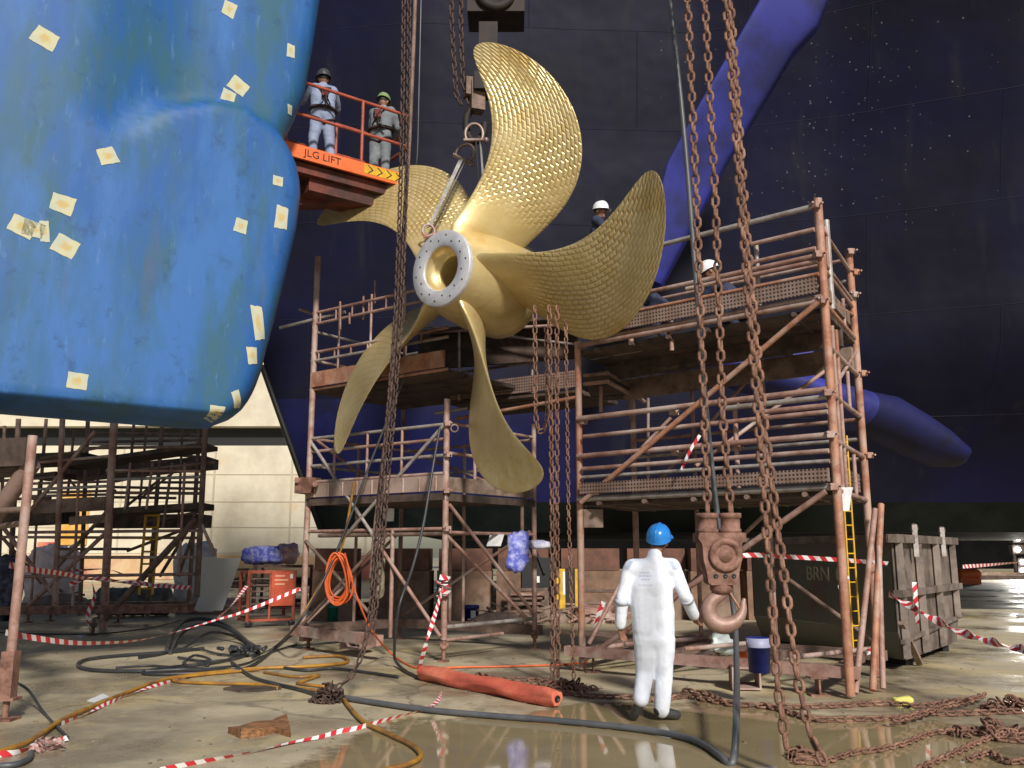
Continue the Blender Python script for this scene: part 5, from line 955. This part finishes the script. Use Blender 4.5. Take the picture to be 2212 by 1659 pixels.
hose('dark cable rising from the junction bundle up the left scaffold post', gh([(545, 1420), (590, 1400)], .02) + dep([(640, 1352, 12.9), (690, 1270, 13.2), (740, 1160, 13.4), (800, 1000, 13.6), (880, 800, 13.7)]), .018, black_rubber, 'cable', 'cable')
m = MB()
jc = G(525, 1418)
for q in range(26): a = random.uniform(0, 6.28); p = jc + V(random.gauss(0, .16), random.gauss(0, .09), random.uniform(.05, .14)); m.cap(p, p + V(math.cos(a), math.sin(a), random.uniform(-.3, .3)) * .09, .032, .026, 8)
m.ball(jc + V(0, 0, .04), .11, (1.9, 1.0, .6))
solo(m, 'cable_bundle', black_rubber, 'bundle of black connectors where the floor cables meet', 'cable bundle', jc)
hose('thin dark cable by the left post ending at the pink tape knot', gh([(28, 1470), (62, 1492), (95, 1540), (128, 1575), (147, 1594)], .014, {0: .22, 1: .16}), .013, black_rubber, 'cable', 'cable')
hose('grey hose end lying at the bottom left corner', gh([(-20, 1655), (30, 1652), (60, 1640), (68, 1625)], .02), .022, grey_hose)
# orange coil
oc = at(728, 1255, 13.3); m = MB()
for q in range(9):
    w_, h_ = random.uniform(.13, .19), random.uniform(.28, .37); c = oc + V(random.uniform(-.02, .02), q * .02, .03 + random.uniform(-.03, .03)); tl = random.uniform(-.12, .12)
    m.tube([c + V(math.cos(t) * w_ * (1 - .25 * math.sin(t)) + tl * math.sin(t) * h_, 0, math.sin(t) * h_) for t in [6.283 * k2 / 30 for k2 in range(31)]], .016, 6)
solo(m, 'hose_coil', orange_hose, 'coil of bright orange hose hung on the middle scaffold', 'hose coil', oc)
hose('orange hose drooping from the coil to the floor', dep([(745, 1195, 13.25), (765, 1270, 13.0), (785, 1325, 12.6), (805, 1365, 12.0)]) + gh([(835, 1402), (862, 1425), (905, 1443), (1000, 1441), (1071, 1440), (1204, 1436), (1270, 1430)], .012, {0: .12}), .013, orange_hose)
# ------------------------------------------------------------------ orange roll on the floor
ra, rb = G(914, 1470), G(1203, 1530); ra.z = rb.z = .09; q = [lerp(ra, rb, k2 / 24) for k2 in range(25)]
rd = (rb - ra).normalized(); m = MB(); rows = []
for i_, c in enumerate(q):
    _, a, b2 = frame(rd); rows.append([c + (a * math.cos(t) + b2 * math.sin(t)) * (.088 + .010 * math.sin(3 * t + i_ * .5) + .004 * math.sin(7 * t - i_ * .9)) * (1 if i_ < 24 else .8) + V(0, 0, .008 * math.sin(i_ * .6)) for t in [6.283 * k2 / 28 for k2 in range(29)]])
m.grid(rows, flip=True); m.add(rows[0][:-1], [tuple(range(28))]); m.add(rows[-1][:-1], [tuple(range(28))[::-1]])
RO = solo(m, 'fabric_roll', roll_m, 'long orange red sheeting roll lying at the edge of the puddle', 'roll', ra - V(0, 0, .09))
m = MB(); m.lathe(rb + rd * .002, rd, [(0, .03), (.012, .034), (.012, .022), (.001, .02), (.001, .001)], 12); m.build('core', black_paint, RO)
# ------------------------------------------------------------------ barrier tapes
def tp(label, pts, w_=.055, tw=.9, n=8, t0=0): q = spline(pts, n); m = MB(); m.ribbon(q, w_, tw, t0=t0); return solo(m, 'barrier_tape', tape, label, 'barrier tape', q[len(q) // 2])
ty = lambda pts, Ya, Yb: [at(x, y, Ya + (Yb - Ya) * (x - pts[0][0]) / (pts[-1][0] - pts[0][0] + 1e-6)) for x, y in pts]
tp('sagging red and white tape from the left post to the middle scaffold', ty([(12, 1366), (67, 1377), (150, 1388), (217, 1389), (300, 1383), (383, 1364), (467, 1339), (533, 1319), (648, 1272)], 8.8, 13.6), .055, .5)
tp('red and white tape slanting up to the red steel cart', ty([(470, 1336), (500, 1308), (533, 1266)], 12.2, 14.5), .055, .8)
tp('red and white tape strung across the left scaffold base', ty([(20, 1220), (57, 1229), (133, 1239), (207, 1253), (300, 1262), (413, 1270)], 12.5, 17.4), .085, .6); tp('thin white looking tape behind the left scaffold legs', ty([(127, 1234), (180, 1231), (233, 1230), (277, 1245)], 20, 20), .06, 1.4)
tp('twisted tape rope bunched along the left scaffold base beam', ty([(150, 1262), (200, 1250), (280, 1258), (340, 1262), (413, 1273)], 17.2, 17.3), .09, 5)
tp('tape wound down the front post foot of the left scaffold', [at(203 - 4 * k2 + (5 if k2 % 2 else -5), 1252 + k2 * 38, 18.0) for k2 in range(4)], .08, 3, t0=1)
tp('ground tape crossing the puddle toward the orange roll', gh([(345, 1664), (420, 1648), (500, 1633), (570, 1618), (633, 1603), (690, 1592), (737, 1579), (771, 1573), (854, 1549), (914, 1533), (944, 1516), (954, 1496)], .01), .04, 1.5)
tp('taut tape from the centre scaffold post down to the orange roll', [at(957, 1268, 12.95), at(945, 1310, 12.6), at(925, 1375, 12.0), G(906, 1442, .03)], .055, 1.6)
tp('pale tape knot tied round the centre scaffold post', [at(957 + 14 * math.cos(a * 2.1), 1266 + a * 5, 12.98 + .05 * math.sin(a * 2.1)) for a in range(-4, 6)], .07, 4)
tp('striped tape stretched in front of the dark dumpster', ty([(1560, 1208), (1621, 1199), (1708, 1203), (1808, 1209), (1918, 1217)], 10.9, 11.3), .055, .3)
tp('wide tape sagging from the right scaffold to the right frame edge', ty([(1920, 1282), (1975, 1313), (2041, 1349), (2108, 1376), (2250, 1412)], 11.2, 8.3), .09, 6)
tp('thin far tape stretched out right of the dumpster', ty([(2080, 1224), (2140, 1220), (2230, 1212)], 15, 17), .06, .5)
tp('tape tail hanging on the front right scaffold post', dep([(1822, 1230, 10.35), (1826, 1250, 10.3), (1818, 1268, 10.3), (1828, 1285, 10.3), (1822, 1305, 10.3)]), .08, 3); tp('tape strip hanging down the ribbed dumpster side', [dp(Lx * .16, -.16, z) for z in (1.12, .95, .75, .58)], .06, 2)
tp('tape wrapped on the raking tube left of the white coverall worker', dep([(1304, 1300, 11.6), (1296, 1318, 11.6), (1290, 1338, 11.6), (1281, 1362, 11.6)]), .06, 4)
tp('tape remnant lying along the yellow hose on the left', gh([(133, 1562), (190, 1540), (230, 1520), (290, 1496), (350, 1476), (410, 1462), (470, 1449)], .012), .035, 2.5)
tp('crumpled tape lying at the bottom left corner', gh([(-20, 1630), (30, 1626), (68, 1616), (75, 1606), (110, 1602), (146, 1594)], .02), .05, 3); tp('short tape tied above the base of the right scaffold', dep([(1870, 1410, 10.6), (1888, 1404, 10.6), (1905, 1398, 10.7)]), .06, 3)
tp('long tape hanging behind the hook chain inside the right scaffold', dep([(1512, 940, 10.7), (1490, 975, 10.75), (1472, 1015, 10.8)]), .04, .8)
m = MB(); c = G(100, 1622)
for q in range(22): a = random.uniform(0, 6.28); p = c + V(random.gauss(0, .06), random.gauss(0, .045), random.uniform(.01, .07)); m.ribbon([p, p + V(math.cos(a) * .05, math.sin(a) * .05, .02), p + V(math.cos(a + 1) * .08, math.sin(a + 1) * .08, -.005)], .035, 9)
solo(m, 'tape_clump', mat('pink_dirty_tape', (.5, .33, .30), .7, 0, (.35, .2, .18), 14), 'clump of dirty pink tape knotted at bottom left', 'tape clump', c)
# ------------------------------------------------------------------ carts, pallets, pails and other clutter
def bars(mb, segs, r=.03):
    for a, b2 in segs: mb.beam(a, b2, r, r)
    return mb
c0 = G(533, 1356); c1 = G(632, 1352); cu = (c1 - c0).normalized(); cv_ = V(-cu.y, cu.x, 0); cw = (c1 - c0).length
CT = thing('steel_cart', 'red steel frame cart with an orange panel left of the middle scaffold', 'cart', c0)
cz = at(533, 1233, c0.y).z
def cp_(u, v, z): return c0 + cu * u + cv_ * v + V(0, 0, z)
for u in (0, cw):
    for v in (0, .7): m = MB(); m.beam(cp_(u, v, .1), cp_(u, v, cz), .06, .06); m.build('upright', red_paint, CT)
for z in (.14, cz - .03):
    for a, b2 in (((0, 0), (cw, 0)), ((cw, 0), (cw, .7)), ((cw, .7), (0, .7)), ((0, .7), (0, 0))): m = MB(); m.beam(cp_(*a, z), cp_(*b2, z), .05, .05); m.build('rail', red_paint, CT)
m = MB(); m.beam(cp_(cw * .47, 0, .16), cp_(cw * .47, 0, cz - .05), .04, .04); m.build('upright', red_paint, CT)
m = MB(); quadbox(m, [cp_(cw * .48, -.04, .42), cp_(cw * .97, -.04, .42), cp_(cw * .97, -.04, cz - .04), cp_(cw * .48, -.04, cz - .04)], cv_, .02); pn = m.build('panel', mat('orange_red_panel', (.62, .11, .05), .5, 0, (.5, .08, .04), 5), CT)
m = MB(); m.box(cp_(cw * .91, -.047, cz - .12), (.07, .01, .09)); m.build('sticker', white_paint, CT)
for q in range(3):
    m = MB(); m.box(cp_(cw * .66 + (q == 1) * .03, -.045, cz - .11 - q * .085), (cw * (.22 if q != 1 else .3), .006, .035), math.atan2(cu.y, cu.x)); m.build('painted_line', mat('pale_orange_line', (.75, .38, .25), .6) if 'pale_orange_line' not in MATS else MATS['pale_orange_line'], CT)
m = MB(); quadbox(m, [cp_(.03, .03, .17), cp_(cw - .03, .03, .17), cp_(cw - .03, .67, .17), cp_(.03, .67, .17)], (0, 0, 1), .03); m.build('shelf', plank_dark, CT)
for q in range(6): m = MB(); m.beam(cp_(.04, .35, .45 + q * .13), cp_(cw - .04, .35, .45 + q * .13), .05, .03); m.build('slat', rust_dark, CT)
for u in (.03, cw - .03): m = MB(); m.lathe(cp_(u, -.03, .07), cv_, [(0, .01), (0, .07), (.06, .07), (.06, .01)], 14); m.build('caster', black_rubber, CT)
def rack(label, x0, x1, y, Yd, h, name='pipe_rack', n=14):
    a = G(x0, y); b2 = G(x1, y); t = thing(name, label, 'rack', a); d = (b2 - a); L = d.length; d.normalize(); nn = V(-d.y, d.x, 0)
    for u in (0, L):
        for v in (0, .8): m = MB(); m.beam(a + d * u + nn * v, a + d * u + nn * v + V(0, 0, h), .07, .07); m.build('upright', rust_dark, t)
    for z in (.1, h * .55, h - .04):
        for v in (0, .8): m = MB(); m.beam(a + nn * v + V(0, 0, z), b2 + nn * v + V(0, 0, z), .06, .06); m.build('rail', rust_dark, t)
    for q in range(n):
        z = random.choice((.16, .26, h * .55 + .08, h * .55 + .17)); v = random.uniform(.1, .7); m = MB(); m.tube([a + d * random.uniform(-.1, .2) + nn * v + V(0, 0, z), b2 - d * random.uniform(-.1, .25) + nn * (v + random.uniform(-.1, .1)) + V(0, 0, z + random.uniform(-.03, .05))], random.uniform(.025, .04), 8); m.build('pipe', random.choice((rust_dark, plank_dark, steel_rust, rust)), t)
    return t
rack('dark low rack stacked with scaffold pipes beside the red cart', 428, 530, 1318, 0, 1.1); rack('dark pipe rack standing behind the red steel cart', 545, 655, 1322, 0, 1.2)
rack('rack of scrap pipes in front of the keel blocks behind the hanging chains', 1100, 1180, 1345, 0, .75, n=18); rack('low pipe rack left of the white coverall worker', 1255, 1330, 1340, 0, .7, n=14)
def bundle(label, cx, cy, Yd, wd, h, dep_, m_, name='wrapped_bundle', cat='bundle', bump=.06, seed=1, ground=False):
    c = at(cx, cy, Yd)
    if ground: c.z = h / 2
    mb = MB(); rows = []; NR, NS = 14, 26
    for i_ in range(NR + 1):
        t = math.pi * i_ / NR; rr = []
        for k2 in range(NS):
            u = 2 * math.pi * k2 / NS; sp_ = lambda v: math.copysign(abs(v) ** .55, v)
            p = V(wd / 2 * sp_(math.cos(u)) * abs(math.sin(t)) ** .5, dep_ / 2 * sp_(math.sin(u)) * abs(math.sin(t)) ** .5, -h / 2 * sp_(math.cos(t)))
            p *= 1 + bump * noise.noise(V(p.x * 5 + seed, p.y * 5, p.z * 7)) + bump * .5 * noise.noise(V(p.x * 15, p.y * 15 + seed, p.z * 17)); rr.append(c + p)
        rows.append(rr + [rr[0]])
    mb.grid(rows); return solo(mb, name, m_, label, cat, c - V(0, 0, h / 2))
bundle('blue plastic wrapped bundle on top of the rack by the cream wall', 575, 1199, 24.4, 1.22, .46, .7, blue_sheet, bump=.2)
bundle('pink tape wrapped bundle beside the blue one on the rack', 622, 1197, 24.4, .5, .5, .6, mat('pink_wrap', (.55, .22, .26), .7, 0, (.75, .6, .62), 8), bump=.35, seed=4)
bundle('white plastic bag lying by the skid behind the hook', 1555, 1390, 12.2, .30, .24, .25, mat('white_bag', (.72, .78, .78), .5, 0, (.5, .58, .58), 9), 'plastic_bag', 'bag', .5, 2)
bundle('blue and white plastic bag hung on the middle scaffold rail', 1118, 1190, 14.2, .30, .56, .2, blue_sheet, 'hanging_bag', 'bag', .5, 5)
bundle('pale lilac bag hung behind the chains right of the blue bag', 1168, 1176, 14.4, .32, .13, .2, mat('lilac_bag', (.45, .45, .72), .5, 0, (.7, .7, .8), 8), 'hanging_bag', 'bag', .4, 6)
bundle('olive rag bundle hanging from the left brace of the middle scaffold', 822, 1185 + 60, 14.0, .12, .5, .1, mat('olive_rag', (.22, .20, .13), .9, 0, (.12, .1, .07), 9), 'rag', 'rag', .5, 8)
bundle('white tarpaulin covered load behind the dark left scaffold', 425, 1205, 24, 1.0, 1.75, .8, mat('white_tarp', (.70, .70, .72), .7, 0, (.5, .48, .5), 5), 'tarpaulin_load', 'load', .2, 9, True)
bundle('pale pink covered load behind the left scaffold legs', 120, 1208, 24, 1.2, 1.7, .9, mat('pale_tarp', (.68, .58, .58), .8, 0, (.5, .4, .42), 3), 'tarpaulin_load', 'load', .2, 11, True)
bundle('blue and black load at the far left edge behind the scaffold', 8, 1222, 21, .8, 1.4, .6, mat('blue_black_tarp', (.12, .13, .22), .7, 0, (.02, .02, .03), 5), 'tarpaulin_load', 'load', .25, 12, True)
def sheet(label, cx, cy, Yd, wd, h, tilt, m_=paper, name='paper_notice', cat='notice'):
    c = at(cx, cy, Yd); g = []
    for j in range(5): g.append([c + V((i_ / 5 - .5) * wd + tilt * (j / 4 - .5) * h, .015 * math.sin(i_ * 1.3 + j), (.5 - j / 4) * h) for i_ in range(6)])
    m = MB(); m.grid(g, flip=True); m.grid([[p + V(0, .004, 0) for p in r] for r in g]); return solo(m, name, m_, label, cat, c - V(0, 0, h / 2))
sheet('white paper notice hanging on the rail left of the blue bag', 1070, 1167, 14.1, .22, .18, -.3); sheet('small pale paper on the dark hull behind the left chain', 840, 1112, 14.2, .16, .2, 0); sheet('white plastic tag tied to the front right post of the right scaffold', 1826, 1078, 10.05, .13, .26, -.25)
sheet('tilted white board leaning behind the left pipe racks', 470, 1262, 22.6, .7, 1.25, -.3, white_paint, 'white_board', 'board'); sheet('white sheet lying over the dark table by the cream wall', 447, 1262, 23.0, .4, 1.35, 0, white_paint, 'white_board', 'board')
def pail(label, x, y, r, h, m_, lid=None, lab=True, z=0):
    c = G(x, y, z); t = thing('pail', label, 'pail', c); m = MB(); m.lathe(c, (0, 0, 1), [(.0, .001), (.0, r * .92), (h * .8, r), (h * .8, r * 1.05), (h * .86, r * 1.05), (h, r * 1.02), (h, r * .92), (h * .1, r * .85), (h * .1, .001)], 28); m.build('body', m_, t)
    m = MB(); m.tube([c + V(math.cos(a) * r * 1.06, -r * .25, h * .9 - math.sin(a) * r * .8) for a in [math.pi * q / 12 for q in range(13)]], .006, 6); m.build('handle', galv, t)
    if lab: m = MB(); m.lathe(c + V(0, 0, h * .25), (0, 0, 1), [(0, r * 1.004), (h * .35, r * 1.012)], 28); m.v = m.v[:]; m.build('label_band', lid or white_paint, t)
    return t
pail('navy pail on the right scaffold skid behind the black hose', 1641, 1452, .115, .34, navy_pail, mat('pale_pail_rim', (.30, .31, .45), .5), False, .322)
m = MB(); pt_ = [o for o in bpy.data.objects if o.name.startswith('pail')][0]; c = wloc(pt_); m.lathe(c + V(0, 0, .245), (0, 0, 1), [(0, .119), (.09, .126), (.09, .11)], 28); m.build('rim_band', MATS['pale_pail_rim'], pt_)
pail('navy blue pail standing behind the centre scaffold post', 1018, 1343, .17, .36, navy_pail, None, False); m = MB(); pt_ = bpy.data.objects['pail.001']; c = wloc(pt_); m.box(c + V(.05, -.175, .17), (.11, .02, .16)); m.build('sticker', white_paint, pt_)
pail('green pail under the orange hose coil', 718, 1342, .12, .36, green_pail, None, False)
# yellow cabinet with pale door strip
c = G(1232, 1345); YC = thing('yellow_cabinet', 'yellow steel cabinet half hidden behind the hanging chains', 'cabinet', c)
m = MB(); m.box(c + V(0, .3, .62), (.66, .55, 1.1)); m.build('cabinet_body', black_paint, YC)
for dx, wd in ((-.2, .19), (.18, .13)): m = MB(); m.box(c + V(dx, .015, .62), (wd, .02, 1.08)); m.build('door', yellow_paint, YC)
m = MB(); m.box(c + V(-.13, .002, .85), (.05, .006, .5)); m.build('door_strip', white_paint, YC)
for dx in (-.28, .28): m = MB(); m.box(c + V(dx, .3, .035), (.08, .5, .07)); m.build('foot', black_paint, YC)
# black machine behind the blue bag
c = G(1165, 1345); BM = thing('black_machine', 'black welding machine under the blue hanging bag', 'machine', c + V(0, .6, 0)); c = c + V(0, .6, 0)
m = MB(); m.box(c + V(0, 0, 1.05), (.75, .5, .7)); m.build('casing', black_paint, BM)
for dx in (-.33, .33): m = MB(); m.beam(c + V(dx, 0, 0), c + V(dx, 0, .7), .05, .05); m.build('stand_leg', rust_dark, BM)
m = MB(); m.beam(c + V(-.12, -.27, 1.75), c + V(.14, -.27, 1.05), .10, .05); m.build('lever', black_paint, BM); m = MB(); m.box(c + V(-.02, -.26, .92), (.08, .02, .14)); m.build('sticker', white_paint, BM)
# debris
def debris(label, pts, z, m_, name='wood_plank', cat='plank'):
    P = [G(x, y) for x, y in pts]; n = len(P); c = sum(P, V(0, 0, 0)) / n; m = MB(); top = []; 
    for q, p in enumerate(P): top.append(p + V(0, 0, z * (.5 + .7 * random.random())))
    m.add(P + top, [tuple(range(n))[::-1], tuple(range(n, 2 * n))] + [(q, (q + 1) % n, n + (q + 1) % n, n + q) for q in range(n)]); return solo(m, name, m_, label, cat, c)
debris('splintered orange brown piece of wood at the puddle edge', [(492, 1584), (520, 1596), (560, 1592), (596, 1584), (628, 1594), (626, 1576), (618, 1562), (585, 1566), (550, 1578), (515, 1582)], .07, wood)
debris('flat brown board lying by the yellow hose loops', [(482, 1491), (520, 1496), (560, 1495), (608, 1490), (600, 1484), (550, 1488), (510, 1486)], .03, plank_dark)
debris('white sheet of paper lying on the floor left of the yellow hose', [(188, 1514), (205, 1517), (236, 1505), (222, 1499)], .006, paper, 'paper_sheet', 'paper')
debris('small white scrap lying at the foot of the left scaffold tape', [(166, 1374), (176, 1379), (182, 1373), (173, 1369)], .02, paper, 'paper_sheet', 'paper')
bundle('yellow scrap lying among the ground chains at right', 1948, 1541, 9.55, .16, .07, .1, mat('lemon_scrap', (.65, .6, .15), .7), 'plastic_scrap', 'scrap', .7, 3, True)
debris('small white scrap on the far floor at the right edge', [(2195, 1331), (2230, 1333), (2230, 1328), (2200, 1327)], .03, paper, 'paper_sheet', 'paper')
debris('orange hose coil end lying on the right skid beside the navy pail', [(1592, 1438), (1612, 1440), (1618, 1430), (1600, 1426)], .24, orange_hose, 'orange_rag', 'rag')
# drums under the left scaffold
for x, l_ in ((252, 'dark grey drum under the left scaffold, left one of two'), (322, 'dark grey drum under the left scaffold, right one of two')):
    c = G(x, 1330); m = MB(); m.lathe(c + V(-.45, 0, .34), (1, 0, 0), [(0, .001), (0, .32), (.02, .34), (.28, .33), (.3, .345), (.32, .33), (.6, .33), (.62, .345), (.64, .33), (.88, .34), (.9, .32), (.9, .001)], 28); solo(m, 'steel_drum', mat('grey_drum_paint', (.16, .17, .15), .6, 0, (.09, .08, .07), 4) if 'grey_drum_paint' not in MATS else MATS['grey_drum_paint'], l_, 'drum', c, 'drums under the left scaffold')
m = MB(); c = G(393, 1312); m.box(c + V(0, 0, .14), (.7, .4, .22)); m.box(c + V(0, 0, .285), (.76, .46, .07)); solo(m, 'white_box', mat('pale_blue_box', (.6, .64, .72), .6), 'pale bluish box on the floor right of the two drums', 'box', c)
# lamps far right
def lamp_post(label, x, ys, Yd, e):
    b2 = at(x, 1250, Yd); b2.z = 0; t = thing('floodlight_mast', label, 'floodlight mast', b2, 'distant floodlight masts'); tp_ = at(x, ys[0] - 6, Yd)
    m = MB(); m.tube([b2, V(b2.x, b2.y, tp_.z)], .12, 8); m.build('mast', crane_m, t)
    for y in ys:
        c = at(x, y, Yd); h = MB(); h.box(c, (.8, .5, .6)); hd_ = h.build('lamp_housing', crane_m, t); m = MB(); m.ball(c + V(-.1, -.34, 0), .17, (1.1, .35, 1.0), seg=14, ring=8); m.build('lamp_glass', lampm, hd_)
        if e:
            l = bpy.data.lights.new('floodlight', 'SPOT'); l.energy = e; l.spot_size = R(120); l.color = (1, .95, .85); l.shadow_soft_size = .3; lo = bpy.data.objects.new('floodlight', l); COL.objects.link(lo); lo.location = c + V(-.2, -.8, 0) - wloc(t); lo.parent = t; lo.rotation_euler = V(-.5, -.8, -.25).to_track_quat('-Z', 'Y').to_euler()
lamp_post('distant mast with two glowing floodlights at the right edge', 2196, (1163, 1187), 62, 4000)
lamp_post('distant mast with lower glowing lamps at the right edge', 2207, (1214, 1232), 70, 0)
m = MB(); c = G(2093, 1262); m.cap(c + V(-.4, 0, .45), c + V(.4, 0, .5), .3, .25); m.box(c + V(0, 0, .15), (1.0, .5, .3)); solo(m, 'orange_machine', jlg_orange, 'small orange machine far off on the right side of the dock floor', 'machine', c)
for i_, (x, y, wd) in enumerate(((2120, 1252, 9), (2050, 1245, 14))): m = MB(); c = G(x, y); m.beam(c + V(-wd / 2, 0, .12), c + V(wd / 2, .8, .12), .3, .24); solo(m, 'long_timber', plank_dark, ('long dark timber lying far off at right, nearer one', 'long dark timber lying far off at right, farther one')[i_], 'timber', c)

# loose grit and flakes scattered over the floor
m = MB()
for q in range(300):
    p = G(random.uniform(-60, 2260), random.choice((random.uniform(1400, 1680), random.uniform(1340, 1460)))); r = random.uniform(.005, .013) * random.choice((1, 1, 1.5)); a = random.uniform(0, 6.28)
    m.box(p + V(0, 0, r * .3), (r * 2, r * 1.3, r * .7), a)
GR = m.build('grit', mat('grit_bits', (.20, .15, .10), .8, 0, (.12, .09, .07), 30, (.45, .55))); GR['kind'] = 'stuff'; GR['label'] = 'loose grit and flakes scattered over the wet dock floor'; GR['category'] = 'grit'

# piles of scrap bars and offcuts
def scrap(label, x, y, rx, ry, h, n, ln=.5):
    c = G(x, y); mb = MB(); mb.ball(c + V(0, 0, h * .15), 1, (rx * .8, ry * .8, h * .55), 14, 8)
    for q in range(n):
        a = random.uniform(0, 6.28); r = random.random() ** .6; p = c + V(math.cos(a) * r * rx, math.sin(a) * r * ry, h * (1 - r * .8) * random.uniform(.3, 1)); t = random.uniform(0, 6.28); l = ln * random.uniform(.4, 1.2)
        mb.beam(p, p + V(math.cos(t) * l, math.sin(t) * l * .5, random.uniform(-.12, .15)), random.uniform(.02, .07), random.uniform(.02, .06))
    return solo(mb, 'scrap_pile', random.choice((steel_rust, plank, rust)), label, 'scrap pile', c)
scrap('pile of rusty scrap bars left of the red steel cart', 470, 1325, .9, .5, .55, 50); scrap('scrap heap under the chains beside the yellow cabinet', 1190, 1345, .6, .4, .45, 45); scrap('scrap heap between the yellow cabinet and the white coverall worker', 1285, 1345, .6, .4, .5, 45)
scrap('scrap heap inside the middle scaffold behind the navy pail', 1075, 1350, .7, .4, .4, 40); scrap('rubbish heap behind the left scaffold base', 130, 1325, 1.1, .5, .7, 50); scrap('heap of offcuts behind the green pail', 760, 1335, .8, .4, .5, 45); scrap('low scrap heap on the right scaffold skid area behind the white bag', 1500, 1415, .5, .25, .22, 30, .4)

for i_, (p_, l_, r_) in enumerate((([(395, 1432), (420, 1415), (455, 1425), (440, 1442), (405, 1440), (400, 1425)], 'small black cable coil beside the arching cable', .015), ([(300, 1420), (350, 1412), (400, 1398), (440, 1372), (470, 1366), (520, 1378), (560, 1400)], 'black cable draped over the floor tangle', .022), ([(250, 1442), (330, 1438), (420, 1444), (520, 1436), (560, 1420), (600, 1404), (640, 1392)], 'thin black cable running flat toward the left skid', .014), ([(600, 1440), (660, 1448), (720, 1444), (790, 1452), (860, 1462)], 'dark cable lying behind the chain heap toward the roll', .018))):
    hose(l_, gh(p_, r_, {3: .14, 4: .16} if i_ == 1 else None), r_, black_rubber, 'cable', 'cable')
